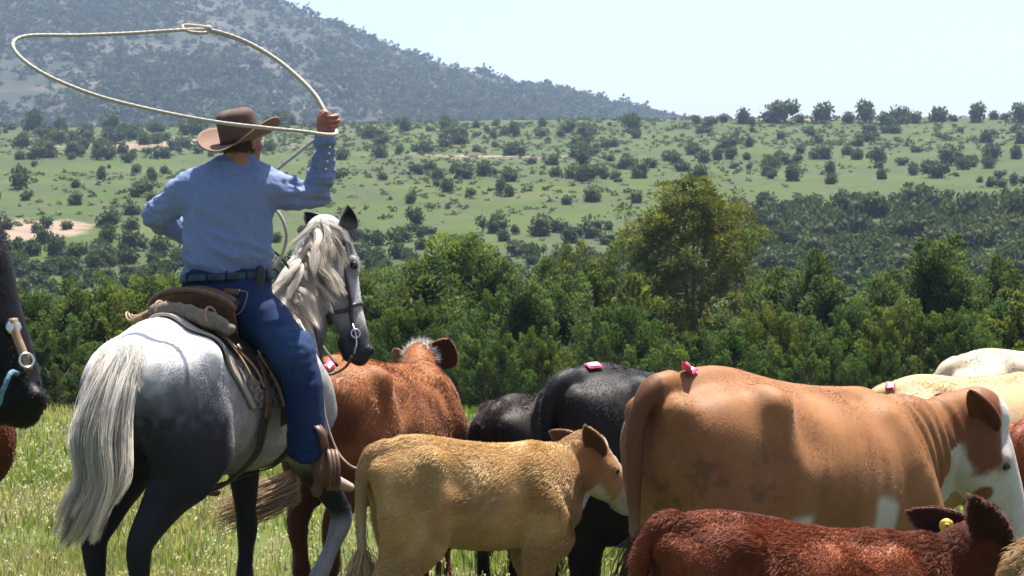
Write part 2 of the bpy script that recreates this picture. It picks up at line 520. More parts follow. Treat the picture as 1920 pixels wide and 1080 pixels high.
rows = np.concatenate([np.linspace(-40, 4, 12), np.linspace(5, 40, 90), np.geomspace(41, 800, 150)])
cols = np.linspace(-1, 1, 161)
Yg, Ug = np.meshgrid(rows, cols, indexing='ij')
Xg = Ug * (np.abs(Yg) * .62 + 30)
Zg = ground_z(Xg, Yg)
def ground_mat():
    m, nt, b = new_mat('meadow_soil')
    L = nt.links
    tc = nt.nodes.new('ShaderNodeTexCoord')
    def noise(scale, det=5, rough=.6):
        n = nt.nodes.new('ShaderNodeTexNoise'); n.inputs['Scale'].default_value = scale; n.inputs['Detail'].default_value = det
        n.inputs['Roughness'].default_value = rough
        L.new(tc.outputs['Object'], n.inputs['Vector']); return n.outputs['Fac']
    def ramp(f, *st):
        r = nt.nodes.new('ShaderNodeValToRGB'); e = r.color_ramp.elements
        while len(e) < len(st): e.new(.5)
        for k, (p, c) in enumerate(st): e[k].position = p; e[k].color = (*c, 1)
        L.new(f, r.inputs['Fac']); return r.outputs['Color']
    def mix(f, a, b_):
        x = nt.nodes.new('ShaderNodeMix'); x.data_type = 'RGBA'
        L.new(f, x.inputs[0]); L.new(a, x.inputs[6]); L.new(b_, x.inputs[7]); return x.outputs[2]
    green = ramp(noise(.05, 6), (.32, (.030, .047, .012)), (.5, (.042, .068, .013)), (.66, (.060, .073, .023)))
    sage = ramp(noise(.8, 6), (.35, (.028, .040, .019)), (.65, (.062, .068, .036)))
    soil = ramp(noise(.4, 6), (.3, (.16, .12, .09)), (.7, (.23, .175, .13)))
    near = ramp(noise(3.0, 7), (.3, (.07, .07, .03)), (.5, (.06, .09, .02)), (.7, (.13, .11, .07)))
    m1 = ramp(noise(.09, 7, .65), (.44, (0, 0, 0)), (.60, (.9, .9, .9)))
    c = mix(m1, green, sage)
    at = nt.nodes.new('ShaderNodeAttribute'); at.attribute_name = 'coat'
    sp = nt.nodes.new('ShaderNodeSeparateColor'); L.new(at.outputs['Color'], sp.inputs[0])
    ns = noise(.16, 7, .7)
    ad = nt.nodes.new('ShaderNodeMath'); ad.operation = 'MULTIPLY_ADD'; ad.inputs[1].default_value = 1.6
    L.new(sp.outputs['Red'], ad.inputs[0]); L.new(ns, ad.inputs[2])
    m2 = ramp(ad.outputs[0], (.66, (0, 0, 0)), (.8, (1, 1, 1)))
    c = mix(m2, c, soil)
    c = mix(sp.outputs['Green'], c, near)
    L.new(c, b.inputs['Base Color'])
    b.inputs['Roughness'].default_value = .95; b.inputs['Specular IOR Level'].default_value = .1
    bp = nt.nodes.new('ShaderNodeBump'); bp.inputs['Distance'].default_value = .3; bp.inputs['Strength'].default_value = .5
    L.new(noise(1.2, 8, .7), bp.inputs['Height']); L.new(bp.outputs[0], b.inputs['Normal'])
    return m
# bare soil: the patch on the left slope, the strip under the skyline trees, paths on the left (red channel); near meadow (green channel)
pxg = 960 + 4000 * Xg / np.maximum(Yg, 1); 
def spot(px, d, w, h): return np.exp(-((Xg - (px - 960) / 4000 * d) / (w * d / 4000)) ** 2 - ((Yg - d) / h) ** 2)
soil_w = .42 * spot(70, 196, 75, 9) + .36 * spot(0, 200, 60, 8) + .26 * spot(1500, 462, 260, 16) + .2 * spot(300, 380, 260, 34) + .15 * spot(900, 345, 220, 14) + .12 * spot(80, 165, 60, 12)
cg = np.zeros((Xg.size, 3)); cg[:, 0] = soil_w.ravel(); cg[:, 1] = 1 - sstep(30, 60, Yg).ravel()
ground = mesh_obj('ground', np.stack([Xg, Yg, Zg], -1).reshape(-1, 3), grid_faces(len(rows), len(cols), flip=True), None, ground_mat(), colors=cg)
tag(ground, kind='structure')

# the mountain behind the hill
_rx = [-2600, -1200, -400, 100, 300, 420, 520, 620, 740, 800, 900, 1000, 1060, 1120, 1180, 1240, 1290, 1400, 1900, 3200, 4600]
_ry = [140, 40, -80, -62, -48, -30, 2, 42, 92, 104, 132, 152, 167, 187, 198, 217, 228, 244, 262, 270, 280]
RD, BD = 1250.0, 600.0
def mountain_z(x, d):
    x = np.asarray(x, float); d = np.asarray(d, float)
    px = 960 + 4000 * x / RD * (RD / np.maximum(d, 1)) ** .6
    ry = np.interp(px, _rx, _ry)
    zr = 1.8 + (480 - ry) / 4000 * RD
    t = (d - BD) / (RD - BD)
    up = np.where(t < 1, np.clip(t, 0, 1) ** 1.08, np.clip(1 - (t - 1) * 1.1, 0, 1) ** .9)
    n = fbm(np.stack([x.ravel() / 130, d.ravel() / 260, np.zeros(x.size)], 1), 4, 21).reshape(x.shape) - .5
    z = 5 + (zr - 5) * up
    return z + n * 42 * np.clip(t, 0, 1) * np.clip(1.25 - t, 0, 1) * np.clip((zr - 30) / 120, .1, 1) * 1.6
mr_ = np.linspace(560, 1800, 90); mc_ = np.linspace(-1.15, 1.15, 240)
Ym, Um = np.meshgrid(mr_, mc_, indexing='ij'); Xm = Um * Ym * .62
def mountain_mat():
    m, nt, b = new_mat('mountain_slope'); L = nt.links
    tc = nt.nodes.new('ShaderNodeTexCoord')
    n1 = nt.nodes.new('ShaderNodeTexNoise'); n1.inputs['Scale'].default_value = .03; n1.inputs['Detail'].default_value = 9; n1.inputs['Roughness'].default_value = .7
    L.new(tc.outputs['Object'], n1.inputs['Vector'])
    r = nt.nodes.new('ShaderNodeValToRGB'); e = r.color_ramp.elements; e.new(.5)
    for k, (p, c) in enumerate(((.42, (.020, .030, .018)), (.54, (.042, .044, .034)), (.68, (.110, .088, .076)))): e[k].position = p; e[k].color = (*c, 1)
    L.new(n1.outputs['Fac'], r.inputs['Fac']); L.new(r.outputs[0], b.inputs['Base Color'])
    b.inputs['Roughness'].default_value = .95; b.inputs['Specular IOR Level'].default_value = .1
    bp = nt.nodes.new('ShaderNodeBump'); bp.inputs['Distance'].default_value = 3; bp.inputs['Strength'].default_value = .8
    L.new(n1.outputs['Fac'], bp.inputs['Height']); L.new(bp.outputs[0], b.inputs['Normal'])
    return m
mountain = mesh_obj('mountain', np.stack([Xm, Ym, mountain_z(Xm, Ym)], -1).reshape(-1, 3), grid_faces(len(mr_), len(mc_), flip=True), None, mountain_mat())
tag(mountain, kind='structure')

# haze: a closed box of thin air round camera, ground, hill and mountain
hz = np.array([(x, y, z) for x in (-1500, 1500) for y in (-90, 2100) for z in (-12, 215)], float)
haze = mesh_obj('haze', hz, [(0, 1, 3, 2), (4, 6, 7, 5), (0, 4, 5, 1), (2, 3, 7, 6), (0, 2, 6, 4), (1, 5, 7, 3)], smooth=False)
hm = bpy.data.materials.new('haze_air'); hm.use_nodes = True
hnt = hm.node_tree
for n in list(hnt.nodes):
    if n.type != 'OUTPUT_MATERIAL': hnt.nodes.remove(n)
pv = hnt.nodes.new('ShaderNodeVolumePrincipled')
HAZE_DENSITY = 0.00022
pv.inputs['Density'].default_value = HAZE_DENSITY
pv.inputs['Color'].default_value = (.54, .70, 1.0, 1)
pv.inputs['Anisotropy'].default_value = 0.0
hnt.links.new(pv.outputs[0], hnt.nodes['Material Output'].inputs['Volume'])
haze.data.materials.append(hm)
tag(haze, kind='stuff')

# ---------------------------------------------------------------- foliage builders
def sprays(p, d, L, w, col, r):
    """narrow diamond leaf sprays: V, T, C"""
    n = len(p)
    d = nrm(d); s = nrm(np.cross(d, r.normal(size=(n, 3))))
    L = np.broadcast_to(L, (n,))[:, None]; w = np.broadcast_to(w, (n,))[:, None]
    up = np.cross(s, d)
    V = np.stack([p, p + d * L * .45 + s * w * .5, p + d * L, p + d * L * .5 - s * w * .5 + up * w * .15], 1).reshape(-1, 3)
    i = np.arange(n)[:, None] * 4
    T = np.concatenate([i + np.array((0, 1, 2)), i + np.array((0, 2, 3))])
    return V, T, np.repeat(col, 4, 0)

def juniper(seed, h, r, plumes=120, per=130, leaf=.075, upright=.75, lo=.04, peak=.45, tone=(.075, .105, .03), plume_len=.26, droop=0.0, pt=.75):
    """trunk arrays and crown arrays of an upright bushy juniper made of flame-shaped plumes"""
    g = np.random.default_rng(seed)
    crown, trunk = MB(), MB()
    V, Q, T = tube(spline([(0, 0, -.15), (.03, .02, h * .2), (-.02, .03, h * .5), (.02, 0, h * .8)], 4), np.linspace(.055, .012, 13) * h / 2.5, 7)
    trunk.add(V, Q, T)
    lean = g.normal(0, .08, 2)
    for i in range(plumes):
        t = lo + (1 - lo) * (i + g.random()) / plumes * .9
        env = r * (np.clip((t + .12) / (peak * .5), 0, 1) ** .5) * np.clip((1.02 - t) / (1.02 - peak), 0, 1) ** pt
        a = g.random() * 6.283; rr = env * math.sqrt(g.uniform(.12, 1)) * g.uniform(.75, 1.12)
        base = np.array((math.cos(a) * rr + lean[0] * t * h, math.sin(a) * rr + lean[1] * t * h, t * h * .86))
        out = np.array((math.cos(a), math.sin(a), 0)) * (rr / max(r, .1))
        ax = nrm(np.array((0, 0, upright)) + out * (.55 - droop * .2) + g.normal(0, .15, 3) - np.array((0, 0, droop)) * (rr / r))
        pl = h * plume_len * g.uniform(.6, 1.25) * (1.15 - .35 * t); pw = pl * g.uniform(.15, .26)
        m = max(20, int(per * g.uniform(.6, 1.3)))
        s = g.random(m) ** .8
        th = g.random(m) * 6.283; rad = pw * np.sqrt(g.random(m)) * np.sin(np.clip(s * .9 + .1, 0, 1) * math.pi) ** .6
        u = nrm(np.cross(ax, (.3, .8, .1))); v = np.cross(ax, u)
        q = base + ax * (s * pl)[:, None] + (u * np.cos(th)[:, None] + v * np.sin(th)[:, None]) * rad[:, None]
        dd = ax * 1.0 + (u * np.cos(th)[:, None] + v * np.sin(th)[:, None]) * .7 + g.normal(0, .25, (m, 3))
        tint = g.uniform(.72, 1.3)
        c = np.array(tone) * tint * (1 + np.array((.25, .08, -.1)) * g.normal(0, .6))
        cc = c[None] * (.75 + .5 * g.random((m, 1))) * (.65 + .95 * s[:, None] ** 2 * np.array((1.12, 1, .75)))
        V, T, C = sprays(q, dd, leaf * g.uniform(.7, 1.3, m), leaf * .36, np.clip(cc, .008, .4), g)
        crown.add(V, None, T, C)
        if i % 3 == 0:
            V, Q, T = tube(spline([(0, 0, max(.02, t * h * .45)), base * (.55, .55, .8), base + ax * pl * .4], 3), np.linspace(.016, .004, 7) * h / 2.5, 5)
            trunk.add(V, Q, T)
    return crown, trunk

def open_pinyon(seed, h, r, tone):
    """a taller, open, round crowned pine with limbs that show through gaps"""
    g = np.random.default_rng(seed)
    crown, trunk = MB(), MB()
    for k, (lx, ly) in enumerate(((0, 0), (.35, .1), (-.3, -.1))):
        p = spline([(0, 0, -.2), (lx * .3, ly * .3, h * .2), (lx * .8, ly, h * .45), (lx * 1.3, ly * 1.4, h * (.88 - .1 * k))], 6)
        V, Q, T = tube(p, np.linspace(.11 - .03 * k, .018, len(p)), 8); trunk.add(V, Q, T)
    for i in range(230):
        t = .05 + .93 * (i + g.random()) / 230
        env = r * np.interp(t, [0, .12, .3, .45, .62, .8, .92, 1.0], [.8, 1.0, 1.0, .88, .68, .56, .42, .15])
        a = g.random() * 6.283; rr = env * g.uniform(.15, 1.0) ** .5
        st = np.array((g.normal(0, .1), g.normal(0, .1), t * h * .72)); 
        tip = np.array((math.cos(a) * rr, math.sin(a) * rr * .9, t * h + g.normal(0, .08)))
        mid = (st + tip) / 2 + np.array((0, 0, -.05 * h * g.random()))
        p = spline([st, mid, tip], 4)
        if i % 2 == 0:
            V, Q, T = tube(p, np.linspace(.036 * (1.1 - t), .007, len(p)), 5); trunk.add(V, Q, T)
        for b in range(g.integers(3, 6)):
            s0 = p[int(len(p) * g.uniform(.6, 1.0) ** .5) - 1]
            c0 = s0 + g.normal(0, .13, 3) * (1, 1, .8)
            m = g.integers(50, 100)
            dv = nrm(g.normal(size=(m, 3)) + (0, 0, .35))
            q = c0 + dv * (g.random((m, 1)) ** .5) * g.uniform(.09, .19) * (1.1, 1.1, .75)
            cc = np.array(tone) * g.uniform(.7, 1.35) * (1 + np.array((.3, .1, 0)) * g.normal(0, .5)) * (.75 + .5 * g.random((m, 1)))
            V, T, C = sprays(q, dv, .10 * g.uniform(.7, 1.3, m), .03, np.clip(cc, .008, .4), g)
            crown.add(V, None, T, C)
    return crown, trunk

def make_tree(name, crown, trunk, loc, yaw, scale, label, group, cat='tree'):
    root = empty(name, loc, yaw)
    if np.ndim(scale): root.scale = scale
    else: root.scale = (scale,) * 3
    tag(root, label, cat, group)
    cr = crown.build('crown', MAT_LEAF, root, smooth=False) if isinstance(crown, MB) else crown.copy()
    tr = trunk.build('trunk', MAT_BARK, root) if isinstance(trunk, MB) else trunk.copy()
    if not isinstance(crown, MB):
        for o in (cr, tr): COL.objects.link(o); o.parent = root
    return cr, tr

# ---------------------------------------------------------------- the belt of trees behind the herd
TREE_GROUP = 'junipers in the belt behind the herd'
protos = []
tones = [(.060, .094, .033), (.044, .076, .030), (.054, .084, .040), (.072, .100, .033)]
specs = [  # h, r, plumes, per, upright, peak, plume_len
    (2.6, .95, 110, 180, .9, .42, .30), (2.6, 1.15, 120, 170, .7, .35, .28), (2.7, .62, 90, 190, 1.4, .34, .32),
    (2.4, 1.25, 130, 165, .65, .4, .27), (2.6, 1.0, 100, 190, 1.1, .45, .34), (2.0, 1.3, 130, 150, .6, .45, .28)]
for k, (h, r, n, per, upr, pk, pl) in enumerate(specs):
    protos.append((h, r, juniper(100 + k, h, r, n, int(per * 1.45), .075, upr, .03, pk, tones[k % 4], pl, 0, (.8, .7, 1.15, .65, 1.0, .7)[k])))
TOPS = [float(np.percentile(np.concatenate(q[2][0].V)[:, 2], 99.9)) for q in protos]
proto_objs = [None] * len(protos)
def place_juniper(px, top, d, kind, label, wscale=1.0):
    x = (px - 960) / 4000 * d; z0 = float(ground_z(np.array([x]), np.array([d]))[0])
    h, r, (c, t) = protos[kind]
    zt = CAM_H - (top - 480) / 4000 * d
    zmax = TOPS[kind]
    s = max(.35, (zt - z0) / zmax)
    yaw = random.random() * 6.28
    if proto_objs[kind] is None:
        proto_objs[kind] = make_tree('juniper_tree', c, t, (x, d, z0 - .03), yaw, (s * wscale, s * wscale, s), label, TREE_GROUP)
    else:
        make_tree('juniper_tree', *proto_objs[kind], (x, d, z0 - .03), yaw, (s * wscale, s * wscale, s), label, TREE_GROUP)
belt = [  # px, top py, distance, kind, width scale, label
    (-120, 520, 31, 3, 1.3, 'broad juniper outside the frame beyond the black horse head'),
    (48, 535, 34, 1, 1.2, 'broad yellow green juniper just beyond the black horse muzzle'),
    (165, 512, 36, 0, 1.15, 'rounded juniper standing between the black horse and the grey horse tail'),
    (250, 548, 33, 3, 1.15, 'low bushy juniper behind the grey horse tail'),
    (300, 512, 39, 4, 1.1, 'juniper showing above the grey horse rump and saddle'),
    (105, 600, 30.5, 5, 1.0, 'low spreading juniper at the grass edge beside the black muzzle'),
    (215, 640, 30, 5, .9, 'small dark juniper at the grass edge left of the white tail'),
    (420, 560, 37, 1, 1.2, 'juniper hidden mostly behind the rider and saddle'),
    (545, 520, 38, 0, 1.1, 'juniper behind the grey horse neck and rider leg'),
    (700, 500, 38, 4, 1.1, 'upright juniper just right of the grey horse forehead'),
    (768, 478, 36, 2, 1.5, 'pointed juniper above the white topped head of the red cow'),
    (878, 436, 40, 4, 1.25, 'tallest dark juniper between the grey horse head and the round pine'),
    (800, 560, 31, 1, 1.0, 'bushy juniper behind the raised ear of the red cow'),
    (945, 530, 36, 1, 1.0, 'wide juniper behind the small black calf'),
    (1012, 484, 39, 2, 1.3, 'upright juniper left of the round pine and above the black cow'),
    (1078, 515, 35, 2, 1.3, 'slender juniper directly above the black cow rump'),
    (905, 620, 30, 5, .95, 'low juniper at the grass edge above the small black calf'),
    (1010, 610, 31, 3, .85, 'low wide juniper over the back of the black cow'),
    (1165, 560, 33, 1, 1.0, 'juniper in front of the round pine, to its left'),
    (1130, 455, 44, 3, .9, 'olive juniper leaning out on the left side of the round pine'),
    (1320, 600, 31, 5, 1.0, 'low juniper below the round pine, above the big tan cow'),
    (1430, 565, 33, 3, .95, 'bushy juniper in front of the round pine, to its right'),
    (1478, 466, 41, 2, 1.05, 'narrow pointed dark juniper just right of the round pine'),
    (1532, 515, 39, 2, 1.25, 'pointed juniper second to the right of the round pine'),
    (1590, 560, 34, 1, 1.05, 'rounded light juniper above the neck of the big tan cow'),
    (1662, 505, 38, 2, 1.3, 'juniper on the left of the cluster of pointed tops'),
    (1716, 440, 40, 2, 1.35, 'leftmost pointed spire of the three tall junipers at right'),
    (1772, 446, 40, 2, 1.2, 'middle pointed spire of the three tall junipers at right'),
    (1826, 478, 39, 2, 1.05, 'rightmost pointed spire of the three tall junipers at right'),
    (1700, 560, 33, 3, 1.05, 'wide juniper in front of the pointed spires above the cream cow'),
    (1805, 575, 32, 1, 1.05, 'juniper directly above the white cow rump'),
    (1890, 560, 36, 0, 1.0, 'juniper at the edge of the frame above the white cow'),
    (1985, 520, 35, 3, 1.2, 'juniper outside the frame to the right of the white cow'),
    (1520, 625, 30.5, 5, .85, 'low pale juniper at the grass edge behind the big tan cow back'),
    (1640, 640, 30, 5, .8, 'small juniper at the grass edge just behind the cream cow'),
    (-300, 500, 36, 1, 1.1, 'juniper far outside the frame to the left, first of the row'), (-480, 520, 38, 0, 1.1, 'juniper far outside the frame to the left, second of the row'),
    (-210, 560, 33, 3, 1.1, 'low juniper outside the frame left of the black horse'), (-650, 505, 40, 4, 1.2, 'juniper far outside the frame to the left, third of the row'), (-850, 520, 41, 1, 1.2, 'juniper far outside the frame to the left, last of the row'),
    (2080, 500, 38, 4, 1.2, 'juniper outside the frame to the right, first of the row'), (2190, 540, 35, 1, 1.1, 'juniper outside the frame to the right, second of the row'),
    (2330, 490, 39, 0, 1.1, 'juniper outside the frame to the right, third of the row'), (2480, 520, 37, 3, 1.1, 'juniper outside the frame to the right, last of the row'),
    (655, 585, 32, 1, 1.0, 'juniper behind the grey horse cheek and muzzle'),
    (735, 512, 35, 2, 1.25, 'narrow pointed juniper over the muzzle of the grey horse'),
    (832, 486, 38, 2, 1.3, 'pointed juniper to the left of the tallest dark juniper'),
    (915, 476, 39, 2, 1.2, 'pointed juniper to the right of the tallest dark juniper'),
    (972, 520, 34, 2, 1.3, 'slender juniper spire above the small black calf'),
    (1412, 500, 42, 2, 1.2, 'spire hugging the right flank of the tall round pine'),
    (1612, 520, 37, 2, 1.3, 'slim spire between the light rounded juniper and the pointed cluster'),
    (1858, 505, 38, 2, 1.25, 'last spire before the frame edge, above the white cow'),
    (92, 540, 33, 2, 1.4, 'pointed juniper beside the black horse muzzle'),
    (235, 518, 36, 2, 1.4, 'pointed juniper above the grey horse tail'),
]
for (px, top, d, k, ws, lab) in belt: place_juniper(px, top, d, k, lab, ws)
pc, pt = open_pinyon(77, 5.5, 3.1, (.100, .116, .036))
xx = (1300 - 960) / 4000 * 46.0
make_tree('pinyon_tree', pc, pt, (xx, 46, float(ground_z(np.array([xx]), np.array([46.0]))[0])), .6, 1.0,
          'tall open round pine with dark limbs rising above the juniper belt', None)

# ---------------------------------------------------------------- junipers dotted over the hill
def ico(sub):
    import bmesh
    bm = bmesh.new(); bmesh.ops.create_icosphere(bm, subdivisions=sub, radius=1)
    V = np.array([v.co[:] for v in bm.verts]); F = np.array([[v.index for v in f.verts] for f in bm.faces]); bm.free()
    return V, F
ICO1, ICO2 = ico(1), ico(2)
def shrub(seed, leaves=260, tone=(.05, .075, .035), lobes=5, flat=.85):
    """a bush of unit radius: rough lobes under a loose shell of leaf clumps"""
    g = np.random.default_rng(seed); mb = MB()
    cs = np.stack([g.normal(0, .33, lobes), g.normal(0, .33, lobes), g.uniform(.35, .95, lobes) * flat], 1); rs = g.uniform(.38, .6, lobes)
    for c, rr in zip(cs, rs):
        V, F = ICO1
        V = V * rr * .82 * (1 + .3 * (vnoise(V * 2.3 + seed, seed)[:, None] - .5)) * (1, 1, .9) + c
        mb.add(V, None, F, np.array(tone) * .9)
    k = g.integers(0, lobes, leaves)
    dv = nrm(g.normal(size=(leaves, 3)) + (0, 0, .2))
    q = cs[k] + dv * (rs[k] * g.uniform(.7, 1.12, leaves))[:, None]
    q[:, 2] = np.maximum(q[:, 2], .02)
    cc = np.array(tone) * g.uniform(.65, 1.5, (leaves, 1)) * (1 + np.array((.2, .05, 0)) * g.normal(0, .5, (leaves, 1)))
    V, T, C = sprays(q, dv + g.normal(0, .6, (leaves, 3)), .24, .17, np.clip(cc, .01, .3), g)
    mb.add(V, None, T, C)
    return mb
shr = [shrub(300 + k, 380, [(.040, .064, .028), (.046, .070, .030), (.035, .056, .028), (.056, .074, .040)][k % 4], 4 + k % 4, .8 + .12 * (k % 3)) for k in range(8)]
def hill_point(px, py):
    """distance at which the line of sight through (px, py) meets the hill"""
    d = np.linspace(105, 512, 1200); x = (px - 960) / 4000 * d
    q = 480 - 4000 * (ground_z(x, d) - CAM_H) / d
    i = np.nonzero(q <= py)[0]
    if not len(i): return None
    return x[i[0]], d[i[0]], float(ground_z(x[i[0]:i[0] + 1], d[i[0]:i[0] + 1])[0])
g = np.random.default_rng(5)
named = [(1308, 232, 22), (1330, 240, 26), (1355, 229, 26), (1398, 232, 38), (1462, 230, 56), (1500, 231, 20), (1535, 231, 48), (1587, 231, 36), (1632, 231, 54), (1690, 231, 42),
         (1716, 231, 28), (1756, 228, 50), (1786, 228, 20), (1824, 229, 46), (1860, 224, 26), (1885, 225, 20), (1918, 229, 44), (1630, 250, 32), (1380, 270, 26), (1408, 276, 26), (1605, 274, 26),
         (1465, 262, 22), (1460, 302, 26), (1318, 306, 34), (1345, 300, 30), (1370, 298, 30), (1440, 330, 30), (1490, 340, 42), (1556, 345, 32), (1650, 305, 40), (1690, 310, 24), (1745, 325, 44), (1780, 310, 46),
         (1860, 300, 44), (1905, 298, 36), (1400, 300, 20), (1250, 300, 30), (1105, 340, 44), (1075, 335, 40), (1040, 332, 30), (870, 335, 50), (910, 330, 40), (955, 340, 40), (850, 325, 26), (1200, 335, 40), (1220, 315, 30), (955, 368, 30),
         (886, 366, 20), (718, 338, 24), (782, 328, 24), (640, 300, 30), (710, 272, 34), (745, 290, 20), (960, 290, 24), (895, 285, 20), (1100, 290, 30), (85, 296, 46), (140, 292, 38), (155, 280, 30), (185, 300, 26),
         (192, 322, 18), (250, 326, 26), (280, 326, 20), (308, 326, 20), (44, 355, 46), (145, 352, 24), (36, 300, 26), (100, 262, 40), (60, 250, 46), (160, 262, 34), (210, 270, 34), (230, 288, 30), (250, 262, 30), (290, 270, 36), (330, 280, 26),
         (1075, 455, 40), (1140, 432, 26), (800, 440, 32), (785, 445, 24), (965, 440, 20), (930, 415, 20), (1010, 480, 24), (140, 490, 50), (180, 500, 40), (205, 480, 36), (255, 470, 50), (300, 480, 50), (330, 500, 40), (120, 515, 40), (590, 420, 30), (570, 440, 24)]
cand = list(named)
def dens(px, py):
    a = 0.0
    if py < 262: a = .30 if px < 900 else .16
    elif py < 300: a = .20 if px < 640 else .09
    elif py < 345: a = .05 if px < 800 else .16
    elif py < 430: a = .014 if px < 1380 else (.10 if py < 375 else .55)
    elif py < 480: a = .10 if px < 1380 else .7
    else: a = .45 if px < 1380 else .75
    if px > 1380 and py > 380: a = .95
    return a
while len(cand) < 760:
    px, py = g.uniform(-60, 1980), 232 + 325 * g.random()
    if g.random() > dens(px, py): continue
    w = (g.uniform(12, 40) * (.8 + .4 * g.random()) if py < 400 else g.uniform(24, 50) if px < 1380 else g.uniform(36, 74))
    if any((px - q[0]) ** 2 + ((py - q[1]) * 2.2) ** 2 < (.30 * (w + q[2])) ** 2 for q in cand[-260:]): continue
    cand.append((px, py, w))
shrub_objs = [None] * 8
rest = MB(); n_ind = 0; sky_row = []
HILL_LABEL = ['dark round juniper dotted on the green far hillside', 'mid green bushy juniper dotted on the green far hillside']
for i, (px, py, w) in enumerate(cand):
    h = hill_point(px, py)
    if h is None: continue
    x, d, z = h
    rad = w * d / 4000 * .5
    k = int(g.integers(0, 8)); yaw = g.random() * 6.28; sc = np.array((rad * g.uniform(.9, 1.15), rad * g.uniform(.9, 1.15), rad * g.uniform(1.05, 1.5)))
    if n_ind < 298:
        n_ind += 1
        if shrub_objs[k] is None:
            o = shr[k].build('hill_juniper', MAT_LEAF, None, smooth=False); shrub_objs[k] = o
        else:
            o = shrub_objs[k].copy(); COL.objects.link(o)
        o.location = (x, d, z - .1 * rad); o.rotation_euler = (0, 0, yaw); o.scale = sc
        if py < 234 and px > 1290:
            sky_row.append((px, o)); continue
        cw = 'left of the rider' if px < 280 else 'behind the rider' if px < 640 else 'between the rider and the round pine' if px < 1180 else 'above the round pine' if px < 1400 else 'right of the round pine'
        rw = 'near the top of the far hill' if py < 275 else 'halfway up the far hill' if py < 380 else 'low on the far slope'
        sz = 'small' if w < 26 else 'large'
        tag(o, sz + ' juniper ' + rw + ', ' + cw, 'shrub', sz + ' junipers ' + rw + ' ' + cw)
    else:
        m = shr[k]; V = np.concatenate(m.V) * sc
        c, s = math.cos(yaw), math.sin(yaw)
        V = np.stack([V[:, 0] * c - V[:, 1] * s, V[:, 0] * s + V[:, 1] * c, V[:, 2]], 1) + (x, d, z - .1 * rad)
        rest.add(V, None, np.concatenate(m.T), np.concatenate(m.C))
ORD = 'first second third fourth fifth sixth seventh eighth ninth tenth eleventh twelfth thirteenth fourteenth fifteenth sixteenth seventeenth eighteenth nineteenth twentieth twenty-first twenty-second'.split()
for q, (px, o) in enumerate(sorted(sky_row, key=lambda t: t[0])):
    tag(o, 'dark juniper on the far skyline, ' + ORD[q] + ' from the left in its row', 'shrub', 'junipers along the far skyline')
for q in range(260):       # the slope goes on beyond both edges of the frame
    px = g.uniform(-900, -60) if q % 2 else g.uniform(1980, 2800); py = 232 + 310 * g.random(); hpt = hill_point(px, py)
    if hpt is None: continue
    x, d, z = hpt; rad = g.uniform(14, 46) * d / 4000 * .5; m = shr[q % 8]
    V = np.concatenate(m.V) * rad * np.array((1, 1, 1.2)) + (x, d, z - .1 * rad)
    rest.add(V, None, np.concatenate(m.T), np.concatenate(m.C))
rb = rest.build('hill_undergrowth', MAT_LEAF, None, smooth=False); tag(rb, 'dense juniper scrub filling the lower slopes of the far hill', 'scrub', kind='stuff')

# sagebrush tufts on the hill, scrub on the mountain: uncountable
def blobs(name, pts, rad, tones, seed, label, cat, flat=.8, mat=MAT_LEAF, leaves=30, size=.62):
    g = np.random.default_rng(seed); n = len(pts)
    var = []
    for k in range(6):
        dv = nrm(g.normal(size=(leaves, 3)) + (0, 0, .25)); lob = g.normal(0, .22, (4, 3)); q0 = dv * g.uniform(.15, .8, (leaves, 1)) + lob[g.integers(0, 4, leaves)]
        V0, F0, _ = sprays(q0 - dv * size * .4, dv + g.normal(0, .7, (leaves, 3)), size * g.uniform(.7, 1.3, leaves), size * .8, np.ones((leaves, 3)), g)
        var.append(V0)
    VV = np.empty((n, len(V0), 3), np.float32); k = g.integers(0, 6, n); a = g.random(n) * 6.283
    for q in range(6):
        w = k == q; VV[w] = var[q][None]
    c, s = np.cos(a)[:, None], np.sin(a)[:, None]
    X = VV[:, :, 0] * c - VV[:, :, 1] * s; Y = VV[:, :, 0] * s + VV[:, :, 1] * c
    sx = g.uniform(.8, 1.3, (n, 1)); sz = g.uniform(.6, 1.15, (n, 1)) * flat
    r_ = np.asarray(rad)[:, None]
    W = np.stack([X * r_ * sx + pts[:, None, 0], Y * r_ + pts[:, None, 1], (VV[:, :, 2] + .6) * r_ * sz + pts[:, None, 2]], -1)
    F = (F0[None] + (np.arange(n) * len(V0))[:, None, None]).reshape(-1, 3)
    C = np.asarray(tones)[g.integers(0, len(tones), n)] * g.uniform(.7, 1.3, (n, 1))
    C = np.repeat(C, len(V0), 0) * np.repeat(g.uniform(.6, 1.4, (n * leaves, 1)), 4, 0)
    o = mesh_obj(name, W.reshape(-1, 3), None, F, mat, None, False, C)
    return tag(o, label, cat, kind='stuff')
n = 11500
d_ = np.sqrt(g.uniform(125 ** 2, 505 ** 2, n)); x_ = d_ * g.uniform(-.40, .40, n)
kk = fbm(np.stack([x_ * .03, d_ * .03, 0 * x_], 1), 3, 8) + g.normal(0, .06, n) > .47
x_, d_ = x_[kk], d_[kk]
blobs('sagebrush', np.stack([x_, d_, ground_z(x_, d_) - .1], 1), g.uniform(.18, .62, len(x_)) * (1 + (d_ > 350) * .3), [(.044, .060, .026), (.054, .068, .034), (.036, .052, .024), (.062, .072, .042)], 31,
      'grey green sagebrush tufts scattered over the far hillside', 'sagebrush', .75)
n = 26000
d_ = np.sqrt(g.uniform(640 ** 2, 1330 ** 2, n)); x_ = d_ * g.uniform(-.34, .12, n)
kk = fbm(np.stack([x_ * .014, d_ * .009, 0 * x_], 1), 4, 18) + g.normal(0, .12, n) > .362
x_, d_ = x_[kk], d_[kk]
